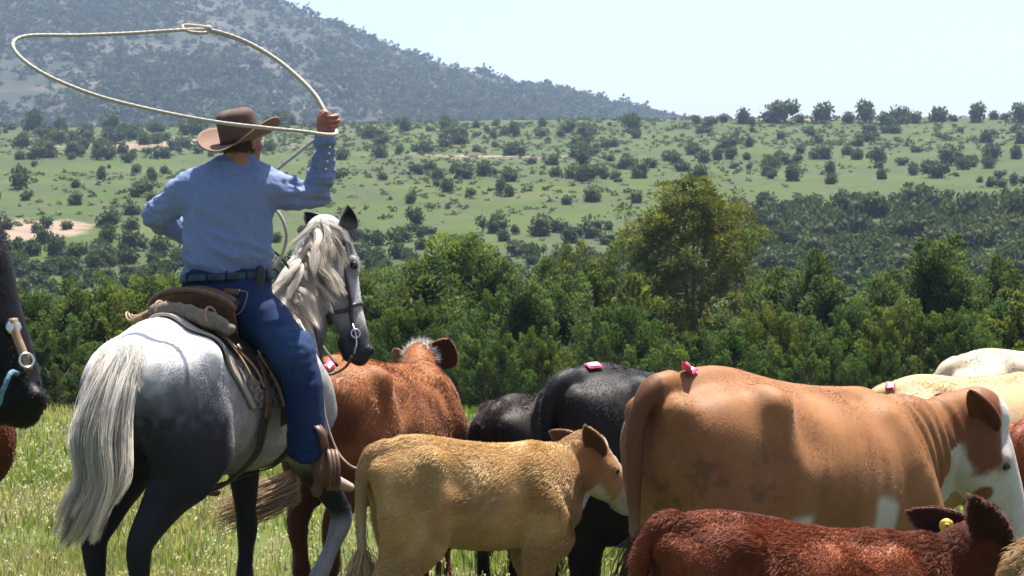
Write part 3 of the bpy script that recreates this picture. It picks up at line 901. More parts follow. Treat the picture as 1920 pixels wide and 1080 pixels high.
blobs('mountain_scrub', np.stack([x_, d_, mountain_z(x_, d_) - .5], 1), 1.3 + 2.9 * g.random(len(x_)) ** 1.7, [(.020, .036, .019), (.028, .047, .024), (.018, .031, .018), (.036, .052, .028)], 41,
      'dark scrub of small trees covering the hazy mountain slope', 'scrub', .95, leaves=26, size=.62)

# ---------------------------------------------------------------- meadow grass
def blades(n_try, d0, d1, hmin, hmax, w, seed, umax=.36):
    g = np.random.default_rng(seed)
    d = np.sqrt(g.uniform(d0 ** 2, d1 ** 2, n_try)); x = d * g.uniform(-umax, umax, n_try)
    cl = fbm(np.stack([x * 1.3, d * 1.3, 0 * x], 1), 3, 61)
    k = g.random(n_try) < sstep(.25, .6, cl) * .9 + .1
    x, d, cl = x[k], d[k], cl[k]; n = len(x)
    z = ground_z(x, d)
    h = g.uniform(hmin, hmax, n) * (.55 + .8 * cl)
    a = g.random(n) * 6.283; ln = g.uniform(.1, .65, n) * h
    dx, dy = np.cos(a), np.sin(a); wx, wy = -dy * w * .5, dx * w * .5
    b = np.stack([x, d, z - .01], 1); W = np.stack([wx, wy, 0 * x], 1); Dv = np.stack([dx, dy, 0 * x], 1)
    up = np.array((0, 0, 1.0))
    m = b + Dv * (ln * .35)[:, None] + up * (h * .6)[:, None]; t = b + Dv * ln[:, None] + up * h[:, None]
    V = np.stack([b - W, b + W, m + W * .75, m - W * .75, t], 1).reshape(-1, 3)
    i = np.arange(n)[:, None] * 5
    dry = fbm(np.stack([x * .5, d * .5, 0 * x + 3], 1), 3, 71) + g.normal(0, .12, n)
    c = mixc((.105, .150, .034), (.26, .235, .15), sstep(.42, .72, dry)) * g.uniform(.7, 1.35, (n, 1))
    return V, i + np.array((0, 1, 2, 3)), i + np.array((3, 2, 4)), np.repeat(c, 5, 0)
gm = MB()
gm.add(*blades(140000, 5.5, 13, .04, .14, .006, 1))
gm.add(*blades(80000, 13, 20, .05, .15, .010, 2))
gm.add(*blades(60000, 20, 34, .06, .18, .017, 3))
gr = gm.build('grass', MAT_GRASS, None, smooth=False); tag(gr, 'sunlit green meadow grass with dry stalks under the horses and cattle', 'grass', kind='stuff')
# seed heads
g = np.random.default_rng(9); n = 11000
d_ = np.sqrt(g.uniform(5.5 ** 2, 24 ** 2, n)); x_ = d_ * g.uniform(-.3, .3, n)
k = g.random(n) < sstep(.38, .66, fbm(np.stack([x_ * .9, d_ * .9, 0 * x_], 1), 3, 91)) + .05
x_, d_ = x_[k], d_[k]; n = len(x_); z_ = ground_z(x_, d_)
hh = g.uniform(.07, .22, n); ln = g.normal(0, .12, (n, 2))
b = np.stack([x_, d_, z_], 1); t = b + np.stack([ln[:, 0] * hh * 2, ln[:, 1] * hh * 2, hh], 1)
sm = MB()
w_ = np.array((.0022, 0, 0))
V = np.stack([b - w_, b + w_, t + w_, t - w_], 1).reshape(-1, 3); i = np.arange(n)[:, None] * 4
sm.add(V, i + np.array((0, 1, 2, 3)), None, np.array((.2, .18, .1)))
for q in range(7):
    dv = nrm(g.normal(size=(n, 3)) * .5 + (0, 0, 1))
    pp = t - (t - b) * (q * .022 + .0) + g.normal(0, .006, (n, 3))
    V, T, C = sprays(pp, dv, .020, .008, np.array((.50, .48, .42)) * g.uniform(.6, 1.25, (n, 1)), g)
    sm.add(V, None, T, C)
so = sm.build('grass_seed_heads', MAT_GRASS, None, smooth=False); tag(so, 'pale cream seed heads of the meadow grass', 'grass', kind='stuff')
print('setting', round(time.time() - T0, 1))
# ================================================================ ANIMALS
class Frame:
    """local <-> world of an animal standing at (x, y) with heading yaw (0 = +X, 90 deg = away from the camera)"""
    def __init__(s, x, y, yaw_deg, dz=0.0):
        s.yaw = math.radians(yaw_deg); s.c, s.s = math.cos(s.yaw), math.sin(s.yaw)
        s.o = np.array((x, y, float(ground_z(np.array([x]), np.array([y]))[0]) + dz))
    def loc(s, p):
        p = np.asarray(p, float) - s.o
        return np.stack([p[..., 0] * s.c + p[..., 1] * s.s, -p[..., 0] * s.s + p[..., 1] * s.c, p[..., 2]], -1)
    def vec(s, p):
        return s.loc(np.asarray(p, float) + s.o)
    def px(s, px, py, d): return s.loc(P(px, py, d))
    def root(s, name): return empty(name, tuple(s.o), s.yaw)

def hit(sol, fr, px, py, d0=5.0, d1=15.0):
    """first point of a Solid that the line of sight through a photo pixel meets, in local coordinates"""
    dd = np.linspace(d0, d1, 1600)
    p = fr.loc(np.stack([P(px, py, d) for d in dd]))
    ok = ((p >= sol.lo) & (p <= sol.lo + (sol.n - 1) * sol.vx)).all(1)
    f = np.where(ok, sol.sample(p), 1.0)
    i = np.nonzero(f < 0)[0]
    if not len(i): return None, None
    q, g = sol.snap(p[i[0]], 0.0)
    return q, g

def head_frame(poll, muz, uhint):
    F = nrm(np.asarray(muz) - np.asarray(poll)); U = np.asarray(uhint, float); U = nrm(U - F * (U @ F)); S = np.cross(U, F)   # S = the animal's left
    return F, U, S

def ear(base, tip, width, opening, cup=.5, thick=.012, n=12, m=9, point=.75):
    """a leaf shaped cupped ear: V, Q and a 0/1 flag for its inner side"""
    base, tip = np.asarray(base, float), np.asarray(tip, float)
    D = tip - base; Ln = np.linalg.norm(D); D = D / Ln
    N = np.asarray(opening, float); N = nrm(N - D * (N @ D)); Wd = np.cross(D, N)
    u = np.linspace(0, 1, n)[:, None]; v = np.linspace(-1, 1, m)[None, :]
    w = width * .5 * (np.sin(math.pi * (u * .93 + .07) ** point) ** .75)
    cupd = cup * w * (v ** 2)
    G = base + D * (u * Ln)[..., None] + Wd * (w * v)[..., None] + N * (cupd - .04 * Ln * np.sin(u * 3.14))[..., None]
    du = np.gradient(G, axis=0); dv = np.gradient(G, axis=1); nn = nrm(np.cross(dv, du)); 
    if (nn.mean((0, 1)) @ N) < 0: nn = -nn
    mb = MB(); sheet(mb, G, thick, None, nn)
    V = np.concatenate(mb.V); Q = np.concatenate(mb.Q)
    flag = np.concatenate([np.ones(n * m), np.zeros(n * m)])
    edge = np.abs(np.broadcast_to(v, (n, m))).ravel()
    return V, Q, flag, np.concatenate([edge, edge])

def sphere(c, r, sc=(1, 1, 1)):
    V, F = ICO2
    return V * r * np.array(sc) + np.asarray(c), F

EYES = []
def add_eye(root, sol, c, r):
    p, g = sol.snap(np.asarray(c, float), -r * .35)
    V, F = sphere(p, r)
    return mesh_obj('eye', V, None, F, MAT_EYE, root)

def cow(name, label, fr, H=1.34, L=1.0, D=1.0, W=1.0, hs=1.0, slope=0.0, poll=(1.05, 0, 1.15), muz=(1.45, 0, .85), uhint=None,
        feet=((0, 0), (0, 0), (0, 0), (0, 0)), coat=None, vx=.014, ears=None, furn=50000, furlen=.014, mats=None, group='cattle of the herd', cat='cow',
        tail=None, legt=1.0, neckw=1.0, bony=1.0, post=None, seed=1, ear_w=.12, switch=None, eye=True, tone=.56, furkw={}, ear_open=None, tailcol=None, poll_tuft=None):
    s = H / 1.34
    mats = mats or (MAT_HIDE, MAT_FUR)
    poll, muz = np.asarray(poll, float), np.asarray(muz, float)
    F, U, S = head_frame(poll, muz, uhint if uhint is not None else (-.2, 0, 1))
    allx = np.array([-.98 * s * L, .9 * s * L, poll[0], muz[0]]); ally = np.array([-.44 * s * W, .44 * s * W, poll[1], muz[1]])
    sol = Solid((allx.min() - .28 * s, ally.min() - .16 * s, -.02), (allx.max() + .22 * s, ally.max() + .16 * s, max(1.45 * s + slope, poll[2] + .25 * s, H + .1)), vx)
    sp = lambda x, y, z: np.array((x * s * L, y * s * W, z * s + slope * (x + .74) / 1.5))
    tr = [(-.60, 1.28, .86, .17), (-.53, 1.325, .74, .235), (-.38, 1.345, .63, .285), (-.12, 1.322, .55, .345), (.16, 1.31, .55, .335), (.38, 1.315, .57, .265), (.50, 1.285, .62, .215), (.56, 1.20, .70, .16)]
    pts, rad = [], []
    for x, t, b, w in tr:
        b = t - (t - b) * D
        pts.append(sp(x, 0, (t + b) / 2)); rad.append((w * s * W, (t - b) / 2 * s))
    k = .05 * s
    sol.chain(pts, rad, k)
    # ridge of the back, tail head, hook and pin bones, shoulders
    sol.chain([sp(-.74, 0, 1.265), sp(-.45, 0, 1.325), sp(0, 0, 1.30), sp(.45, 0, 1.315)], np.array((.035, .05, .04, .05)) * s, .07 * s)
    for q in (1, -1):
        sol.chain([sp(-.385, .235 * q, 1.235), sp(-.40, .20 * q, 1.255)], .058 * s * bony, .075 * s)
        sol.chain([sp(-.38, .24 * q, 1.22), sp(-.36, .27 * q, 1.0), sp(-.36, .24 * q, .75)], np.array((.045, .055, .07)) * s * bony, .13 * s)
        sol.chain([sp(-.75, .095 * q, 1.17)], .062 * s, .07 * s)
        # thigh and hind leg
        fx, fy = feet[0 if q > 0 else 1]
        def lg(x, y, z, top): 
            a = np.clip((top - z) / top, 0, 1)
            return sp(x, y * q, z) + np.array((fx * a, fy * a, 0))
        sol.chain([lg(-.55, .155, 1.06, 1.06), lg(-.53, .19, .86, 1.06), lg(-.56, .175, .68, 1.06), lg(-.655, .15, .53, 1.06), lg(-.70, .145, .44, 1.06), lg(-.69, .14, .28, 1.06), lg(-.675, .14, .13, 1.06), lg(-.64, .14, .05, 1.06), lg(-.63, .14, .0, 1.06)],
                  np.array([(.13, .205), (.115, .19), (.085, .135), (.058, .082), (.052, .066), (.04, .046), (.046, .05), (.05, .06), (.055, .07)]) * s * np.array((legt, legt)), .07 * s)
        sol.chain([lg(-.40, .225, .92, 1.06), lg(-.38, .225, .74, 1.06), lg(-.47, .19, .62, 1.06)], np.array((.09, .10, .07)) * s * legt, .08 * s)
        # shoulder and fore leg
        fx, fy = feet[2 if q > 0 else 3]
        sol.chain([sp(.44, .13 * q, 1.23), sp(.52, .20 * q, 1.0), sp(.60, .19 * q, .82)], np.array((.065, .10, .11)) * s, .08 * s)
        sol.chain([lg(.56, .175, .85, .85), lg(.50, .185, .70, .85), lg(.515, .165, .54, .85), lg(.53, .155, .40, .85), lg(.525, .15, .27, .85), lg(.525, .15, .12, .85), lg(.545, .15, .04, .85), lg(.55, .15, 0, .85)],
                  np.array([(.085, .12), (.085, .115), (.06, .075), (.052, .056), (.04, .042), (.047, .05), (.052, .06), (.055, .066)]) * s * legt, .06 * s)
        sol.chain([sp(-.19, .44 * q, 1.17)], np.array((.12,)) * s * bony, .10 * s, carve=True)
    # neck, dewlap, head
    nb = sp(.48, 0, 1.06); nb2 = sp(.62, 0, .90)
    m1 = nb * .5 + poll * .5 - U * .02 * s
    sol.chain([nb, nb * .72 + poll * .28, m1 - U * .02 * s, poll - U * .05 * hs * s - F * .02], np.array([(.20 * neckw, .27), (.165 * neckw, .235), (.125 * neckw, .185), (.095, .14)]) * s, .08 * s, side=S * .5 + np.array((0, .5, 0)))
    thr = poll + F * .12 * hs * s - U * .15 * hs * s
    sol.chain([nb2, nb2 * .5 + thr * .5 - np.array((0, 0, .05 * s)), thr], np.array([(.09, .15), (.045, .10), (.05, .06)]) * s * neckw, .08 * s)
    h = hs * s
    hp = lambda a, y, u: poll + F * a * h + S * y * h + U * u * h
    sol.chain([hp(-.02, 0, -.035), hp(.10, 0, -.055), hp(.22, 0, -.06), hp(.34, 0, -.06), hp(.43, 0, -.062), hp(.475, 0, -.066)],
              np.array([(.098, .095), (.115, .118), (.098, .11), (.076, .09), (.074, .074), (.07, .062)]) * h, .035 * h, side=S)
    sol.chain([hp(-.045, 0, .015), hp(0, 0, .035)], np.array((.05, .055)) * h, .05 * h)
    for q in (1, -1):
        sol.chain([hp(.13, .092 * q, -.03)], np.array((.042,)) * h, .035 * h)
        sol.chain([hp(.12, .06 * q, -.13), hp(.22, .05 * q, -.125)], np.array((.06, .05)) * h, .06 * h)
        sol.chain([hp(.475, .04 * q, -.035)], np.array((.016,)) * h, .012 * h, carve=True)
    sol.chain([hp(.40, 0, -.125), hp(.45, 0, -.12)], np.array(((.05, .03), (.045, .028))) * h, .03 * h, side=S)
    # tail
    for q in (1,): sol.chain([sp(-.93, 0, 1.02), sp(-.90, 0, .82), sp(-.86, 0, .60)], np.array([(.03, .09), (.035, .10), (.045, .11)]) * s, .09 * s, carve=True)
    if tail is None:
        tail = [sp(-.70, 0, 1.285), sp(-.80, 0, 1.25), sp(-.865, .01, 1.12), sp(-.875, .015, .88), sp(-.86, .02, .58)]
    tail = np.asarray(tail, float)
    sol.chain(tail, np.linspace(.055, .02, len(tail)) * s, .03 * s)
    V, Fq = sol.mesh(2)
    n0 = len(V)
    if post is not None: V = post(V, dict(poll=poll, F=F, U=U, S=S, s=s, sp=sp, nb=nb, N=vnormals(V, Fq)))
    rel = (V - poll) / h
    A = dict(x=V[:, 0] / (s * L), y=V[:, 1] / (s * W), z=V[:, 2] / s, a=rel @ F, sd=rel @ S, u=rel @ U, V=V / s,
             head=(np.linalg.norm(rel - (rel @ F)[:, None] * F, axis=1) < .30) & (rel @ F > -.12), nz=fbm(V / s * 6, 3, seed), nf=fbm(V / s * 22, 3, seed + 3),
             td=np.min(np.stack([np.linalg.norm(V - q, axis=1) for q in spline(tail, 5)[3:]]), axis=0) / s)
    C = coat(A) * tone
    EV, EQ, EC = [V], [Fq], [C]; nv = n0
    inner = ears.get('inner', (.25, .13, .09)) if ears else (.25, .13, .09)
    tags_at = []
    for q, key in ((1, 'l'), (-1, 'r')):
        b = hp(.015, .088 * q, -.01)
        tip = None if ears is None else ears.get(key)
        if tip is None: tip = hp(-.05, .27 * q, .02)
        op = nrm(F * .55 - U * .6 + S * q * .1) if ear_open is None else np.asarray(ear_open, float)
        v, qd, fl, ed = ear(b, tip, ear_w * h, op, .22, .012 * h)
        eo = np.array(ears.get('outer', C[A['head']].mean(0)) if ears else C[A['head']].mean(0))
        c = np.where(fl[:, None] > .5, np.array(inner)[None] * tone, eo[None] * (tone if ears and 'outer' in ears else 1))
        c = c * (1 - .3 * (1 - ed)[:, None] * fl[:, None])
        EV.append(v); EQ.append(qd + nv); EC.append(np.broadcast_to(c, v.shape)); nv += len(v)
        tags_at.append((b, tip, op))
    root = fr.root(name)
    tag(root, label, cat, group)
    CC = np.concatenate(EC)
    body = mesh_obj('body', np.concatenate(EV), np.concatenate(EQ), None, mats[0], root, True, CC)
    if furn:
        fur(np.concatenate(EV), np.concatenate(EQ), CC, furn, furlen if not np.isscalar(furlen) else (lambda p: np.where(np.linalg.norm(p - poll, axis=1) < .35 * h, furlen * .7, furlen)), mats[1], root, seed=seed + 40, **furkw)
    if eye:
        for q in (1, -1): add_eye(root, sol, hp(.15, .12 * q, -.02), .019 * h)
    # switch of the tail
    g = np.random.default_rng(seed + 70); n = 420
    e = tail[-1]; dr = switch if switch is not None else np.array((-.02, 0, -.34)) * s
    st = e + (tail[-2] - e) * g.random((n, 1)) * .5 + g.normal(0, .012 * s, (n, 3))
    w = g.normal(0, .045 * s, (n, 3)) * (1, 1, .5)
    tt = np.linspace(0, 1, 5)[None, :, None]
    pts = st[:, None] + np.asarray(dr) * tt * g.uniform(.55, 1.1, (n, 1, 1)) + w[:, None] * np.sin(tt * 2.4)
    tc = np.asarray(np.array(tailcol) * tone if tailcol is not None else C[A['td'] < .08].mean(0) if (A['td'] < .08).any() else C.mean(0))
    hair('tail_switch', pts, np.broadcast_to(np.array((.0016, .0016, .0015, .0013, .0005)), (n, 5)), tc * g.uniform(.6, 1.3, (n, 1)), mats[1], root)
    if poll_tuft is not None:
        n = 900; st = hp(-.03, 0, .04) + g.normal(0, .05 * h, (n, 3)) * np.abs(S)[None] + g.normal(0, .03 * h, (n, 3))
        st, gg = sol.snap(st, 0.0)
        dv = nrm(gg + g.normal(0, .5, (n, 3))) * g.uniform(.015, .045, (n, 1)) * h
        pts = st[:, None] + dv[:, None] * np.linspace(0, 1, 3)[None, :, None]
        hair('poll_tuft', pts, np.broadcast_to(np.array((.0014, .0012, .0004)), (n, 3)), np.array(poll_tuft) * .7 * g.uniform(.7, 1.1, (n, 1)), mats[1], root)
    return dict(root=root, sol=sol, fr=fr, hp=hp, F=F, U=U, S=S, s=s, sp=sp, ears=tags_at, body=body)

MAT_PINK = plain_mat('tag_pink', (.72, .05, .16), .5, .3, 0, .1, 30, 0)
MAT_WHITE = plain_mat('tag_white', (.8, .78, .76), .5, .3, 0, .06, 30, 0)
MAT_YELLOW = plain_mat('tag_yellow', (.72, .48, .05), .4, .4, 0, .08, 30, 0)
MAT_BLACKISH = plain_mat('tag_black', (.02, .02, .02), .4, .4, 0, .1, 30, 0)
def back_tag(A, px, py, ln, wd, ang=0.0, curl=.0):
    """paper sale tag glued on the back: pink sticker with a white middle"""
    q, g = hit(A['sol'], A['fr'], px, py)
    if q is None:
        print('no hit', px, py); return
    t = nrm(np.cross((0, 1, 0), g)); t = nrm(t - g * (t @ g)); w = np.cross(g, t)
    c, s = math.cos(ang), math.sin(ang); t, w = t * c + w * s, w * c - t * s
    def patch(l, wdt, off, name, mat, par):
        u = np.linspace(-1, 1, 8)[:, None]; v = np.linspace(-1, 1, 5)[None, :]
        G = q + t * (u * l * .5)[..., None] + w * (v * wdt * .5)[..., None] + 0 * g
        G2, gg = A['sol'].snap(G.reshape(-1, 3), off); G2 = G2.reshape(8, 5, 3); gg = gg.reshape(8, 5, 3)
        G2 = G2 + g * (curl * np.maximum(0, -u - .2) ** 1.5)[..., None]
        mb = MB(); sheet(mb, G2, .002, None, gg)
        return mb.build(name, mat, par)
    o = patch(ln, wd, .010, 'back_tag', MAT_PINK, A['root'])
    patch(ln * .72, wd * .5, .0135, 'tag_print', MAT_WHITE, o)
def ear_tag(A, side, frac, r, off=(0, 0, 0), facing=None):
    b, tip, op = A['ears'][0 if side == 'l' else 1]
    b, tip = np.asarray(b), np.asarray(tip)
    n = nrm(np.asarray(op if facing is None else facing, float)); c = b + (tip - b) * frac + n * .02 + np.asarray(off)
    mb = MB()
    for rr, z0, z1 in ((r, 0, .006), (r * .42, .006, .012)):
        u = nrm(np.cross(n, (.3, .2, .9))); v = np.cross(n, u); a = np.linspace(0, 2 * math.pi, 20, endpoint=False)
        ring = c + rr * (np.cos(a)[:, None] * u + np.sin(a)[:, None] * v)
        V = np.vstack([ring + n * z0, ring + n * z1, c + n * z0, c + n * z1]); T = []
        for j in range(20):
            k = (j + 1) % 20; T += [(j, k, 20 + k), (j, 20 + k, 20 + j), (40, k, j), (41, 20 + j, 20 + k)]
        mb.add(V, None, T)
    o = mb.build('ear_tag', MAT_YELLOW, A['root'], smooth=False)
    V, F = sphere(c + n * .011, r * .16); mesh_obj('tag_pin', V, None, F, MAT_BLACKISH, o)

def two(a, b, t): return mixc(a, b, np.clip(t, 0, 1))

# ---------------------------------------------------------------- the big tan cow with a white face
fr = Frame(1.12, 8.62, 42)
def coat_big(A):
    c = two((.46, .210, .078), (.32, .125, .042), sstep(.2, .75, A['nz']) * .6 + .55 * sstep(.35, .8, A['x']))
    c = two(c, (.17, .065, .028), sstep(.085, .05, A['td']) * (A['x'] < -.78) * .85)                                            # tail
    c = two(c, (.48, .30, .16), sstep(.86, .62, A['z'] + .14 * (A['nz'] - .5)) * sstep(-.50, -.62, A['x']) * .75)      # creamy buttock
    wb = sstep(.82, .77, A['z'] + .10 * (A['nz'] - .5)) * (sstep(.10, .04, np.abs(A['x'] + .32)) + sstep(.12, .05, np.abs(A['x'] - .22)))
    c = two(c, (.72, .66, .56), wb)
    hd = A['head']
    face = sstep(.085, .125, A['a'] + .25 * np.maximum(A['u'], 0) + .03 * (A['nz'] - .5) + .05 * (A['u'] < -.12)) * hd
    brown = sstep(.16, .13, A['a'] - .3 * (A['u'] + .05)) * hd
    cheek = np.exp(-((A['a'] - .22) / .035) ** 2 - ((A['u'] + .13) / .045) ** 2) * hd * (A['sd'] < 0)
    c = two(c, (.27, .095, .04), hd * 1.0 * (A['a'] < .3))
    white = np.clip(sstep(.13, .16, A['a'] - .35 * np.minimum(A['u'] + .06, 0) * 0 + 1.7 * np.maximum(A['u'] + .045, 0) + .05 * (A['nf'] - .5)), 0, 1)
    white = np.maximum(white, sstep(-.12, -.16, A['u'] + .12 * (.12 - A['a']) + .05 * (A['nf'] - .5)) * (A['a'] > -.02))
    white = white * hd * (1 - sstep(.35, .6, cheek))
    c = two(c, (.76, .70, .64), white)
    c = two(c, (.30, .12, .06), np.exp(-((A['a'] - .15) / .028) ** 2 - ((A['u'] + .02) / .03) ** 2) * hd * .9)         # round the eye
    c = two(c, (.62, .36, .30), sstep(.455, .48, A['a']) * hd)
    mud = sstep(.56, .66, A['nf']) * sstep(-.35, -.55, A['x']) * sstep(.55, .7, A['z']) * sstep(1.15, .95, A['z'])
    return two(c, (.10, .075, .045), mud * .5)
def folds(V, I):
    """creases of skin across the side of the neck, faint ribs on the barrel"""
    nb, poll, N, s = I['nb'], I['poll'], I['N'], I['s']
    ax = nrm(poll - nb); L_ = np.linalg.norm(poll - nb); t = ((V - nb) @ ax) / L_
    w = sstep(.12, .3, t) * sstep(.85, .6, t) * sstep(.55, .8, V[:, 2] / s) * (np.abs(V[:, 1]) > .04)
    ph = t * 66 + 5 * fbm(V * 5, 2, 3) + V[:, 2] * 10
    V = V + N * (np.sin(ph) * .0050 * w * s * (V[:, 0] > nb[0] - .1))[:, None]
    r = sstep(-.25, -.1, V[:, 0] / s) * sstep(.42, .3, V[:, 0] / s) * sstep(.7, .85, V[:, 2] / s) * sstep(1.25, 1.1, V[:, 2] / s)
    V = V + N * (np.sin(V[:, 0] / s * 62 - V[:, 2] / s * 14) * 0.0012 * r)[:, None]
    return V + N * ((fbm(V * 5, 2, 14) - .5) * .014)[:, None]
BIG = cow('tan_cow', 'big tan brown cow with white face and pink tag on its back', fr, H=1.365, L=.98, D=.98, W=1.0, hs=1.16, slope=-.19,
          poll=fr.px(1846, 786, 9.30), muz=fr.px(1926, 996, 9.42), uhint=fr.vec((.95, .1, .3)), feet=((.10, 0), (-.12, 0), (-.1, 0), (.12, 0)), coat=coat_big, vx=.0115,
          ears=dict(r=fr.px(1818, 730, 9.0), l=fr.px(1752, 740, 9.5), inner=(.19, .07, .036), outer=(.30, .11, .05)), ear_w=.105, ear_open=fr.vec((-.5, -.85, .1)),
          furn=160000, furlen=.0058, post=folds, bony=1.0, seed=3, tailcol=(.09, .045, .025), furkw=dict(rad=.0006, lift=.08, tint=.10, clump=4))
back_tag(BIG, 1290, 699, .075, .05, .3, .05)

# ---------------------------------------------------------------- the tan calf
fr = Frame(-.175, 9.46, 17)
def coat_tan(A):
    c = two((.82, .56, .25), (.74, .44, .16), sstep(.3, .7, A['nz']))
    c = two(c, (.40, .20, .08), sstep(.5, .8, A['x'] + .0) * .65)
    c = two(c, (.46, .26, .11), sstep(.13, .05, A['td']) * .5)
    c = two(c, (.70, .58, .42), sstep(.62, .54, A['z'] + .12 * (A['nz'] - .5)) * sstep(-.5, -.3, A['x']) * sstep(.4, .1, A['x']) * .8)
    c = two(c, (.70, .56, .38), sstep(.09, .04, np.abs(A['y'])) * sstep(1.0, .8, A['z']) * (A['x'] < -.55) * .8)
    hd = A['head']
    c = two(c, (.50, .25, .10), hd * 1.0)
    w = np.maximum(sstep(.06, .09, A['u'] + .25 * A['a'] + .03 * (A['nf'] - .5)), sstep(-.13, -.17, A['u'] + .03 * (A['nf'] - .5)) * (A['a'] > .1))
    w = np.maximum(w, sstep(.26, .32, A['a']))
    return two(c, (.78, .72, .65), w * hd)
CALF = cow('tan_calf', 'pale tan calf with fuzzy coat standing beside the rider stirrup', fr, H=1.0, L=.77, D=.77, W=.74, hs=1.06, slope=-.055,
           poll=fr.px(1108, 842, 9.72), muz=fr.px(1216, 948, 9.95), uhint=fr.vec((.6, .3, .7)), feet=((.06, 0), (-.09, 0), (.05, 0), (-.05, 0)), coat=coat_tan, vx=.0105,
           ears=dict(r=fr.px(1098, 797, 9.50), l=fr.px(1030, 808, 9.86), inner=(.20, .075, .04), outer=(.52, .30, .13)), ear_w=.125, ear_open=fr.vec((-.3, -.9, .05)),
           tone=.68, furn=170000, furlen=.018, legt=.9, neckw=.74, bony=.7, seed=5, group='calves of the herd', cat='calf', furkw=dict(rad=.0009, lift=.42, clump=8, tint=.35))
ear_tag(CALF, 'l', .22, .021, facing=fr.vec((-.1, -1, .1)))

# ---------------------------------------------------------------- the red calf in front
fr = Frame(.99, 7.22, 16)
def coat_red(A):
    c = two((.40, .098, .026), (.27, .058, .016), sstep(.3, .72, A['nz']))
    c = two(c, (.12, .025, .010), sstep(.5, .8, A['x']) * .5)
    return two(c, (.20, .045, .016), A['head'] * .8)
RED = cow('red_calf', 'dark red calf with round yellow ear tag in front of the big tan cow', fr, H=.945, L=.95, D=.84, W=.80, hs=1.1, slope=-.15,
          poll=fr.px(1856, 1012, 7.42), muz=fr.px(1962, 1100, 7.55), uhint=fr.vec((.5, .1, .8)), coat=coat_red, vx=.0105,
          ears=dict(r=fr.px(1822, 928, 7.2), l=fr.px(1700, 958, 7.55), inner=(.10, .03, .016), outer=(.24, .075, .03)), ear_w=.16, ear_open=fr.vec((-.35, -.9, .1)),
          furn=130000, furlen=.019, legt=.92, neckw=.85, bony=.7, seed=7, group='calves of the herd', cat='calf', furkw=dict(rad=.001, lift=.5, clump=12, tint=.35))
ear_tag(RED, 'l', .46, .026, facing=fr.vec((-.05, -1, .1)))

# ---------------------------------------------------------------- the red cow behind the grey horse
fr = Frame(-.73, 11.75, 62)
def coat_redcow(A):
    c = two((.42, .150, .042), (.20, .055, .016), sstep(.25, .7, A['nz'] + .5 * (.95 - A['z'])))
    hd = A['head']
    w = np.maximum(sstep(-.02, .03, A['u'] + .04 * (A['nf'] - .5)), sstep(.2, .26, A['a']))
    c = two(c, (.80, .75, .70), w * hd)
    return two(c, (.66, .44, .24), sstep(.12, .05, A['td']) * sstep(.8, .6, A['z']))
REDCOW = cow('red_cow', 'rusty red cow with white topped head facing away behind the grey horse', fr, H=1.30, L=.95, D=1.0, W=.90, hs=1.05, slope=-.12,
             poll=fr.px(790, 676, 12.75), muz=fr.px(806, 790, 13.2), uhint=fr.vec((.2, .75, .6)), feet=((.05, .0), (0.0, .03), (0, 0), (0, 0)), coat=coat_redcow, vx=.014,
             ears=dict(r=fr.px(842, 634, 12.7), l=fr.px(742, 690, 13.1), inner=(.10, .03, .02), outer=(.35, .13, .05)), ear_w=.21, ear_open=fr.vec((.3, -.9, .2)),
             furn=80000, furlen=.016, seed=11, tailcol=(.62, .42, .24), poll_tuft=(.8, .75, .68),
             switch=fr.vec((-.38, -.12, -.14)), tail=None, furkw=dict(rad=.0012, lift=.4, tint=.3))
back_tag(REDCOW, 615, 688, .09, .045, .2)

# ---------------------------------------------------------------- black cow and black calves
fr = Frame(.70, 10.72, 47)
def coat_black(A): return two((.013, .012, .014), (.022, .018, .018), A['nz'])
BLACK = cow('black_cow', 'glossy black cow facing away with a pink tag, behind the tan calf', fr, H=1.29, L=.92, D=1.0, W=1.0, slope=-.12, poll=(1.0, .1, 1.0), muz=(1.38, .2, .85), coat=coat_black, vx=.014,
            furn=70000, furlen=.011, seed=13, furkw=dict(rad=.0009, lift=.3, tint=.4))
back_tag(BLACK, 1112, 688, .085, .05, -.2)
fr = Frame(.135, 12.05, 63)
def coat_dark(A): return two((.020, .012, .010), (.032, .014, .010), A['nz'])
CALF2 = cow('black_calf', 'small brownish black calf seen from behind between red cow and black cow', fr, H=1.055, L=.85, D=.95, W=.86, poll=(.85, .05, .85), muz=(1.1, .1, .55), coat=coat_dark, vx=.014,
            furn=40000, furlen=.016, mats=(MAT_HIDE, MAT_FUR), seed=17, group='calves of the herd', cat='calf', furkw=dict(lift=.4))
fr = Frame(.60, 10.15, 168)
CALF3 = cow('black_calf', 'black calf mostly hidden behind the head of the tan calf', fr, H=.88, L=.80, D=.85, W=.76, hs=1.0, poll=fr.px(1048, 868, 10.05), muz=fr.px(985, 960, 10.0), coat=coat_black, vx=.014,
            ears=dict(l=fr.px(1016, 845, 9.95), r=fr.px(1070, 835, 10.2), inner=(.03, .02, .018), outer=(.015, .013, .013)), furn=15000, furlen=.012, seed=19, group='calves of the herd', cat='calf')
fr = Frame(-.12, 10.75, 8)
CALF4 = cow('red_calf', 'red brown calf showing only its back behind the tan calf', fr, H=.865, L=.76, D=.85, W=.76, poll=(.62, .22, .62), muz=(.80, .32, .40), coat=coat_redcow, vx=.016, furn=15000, furlen=.014, seed=23,
            group='calves of the herd', cat='calf')

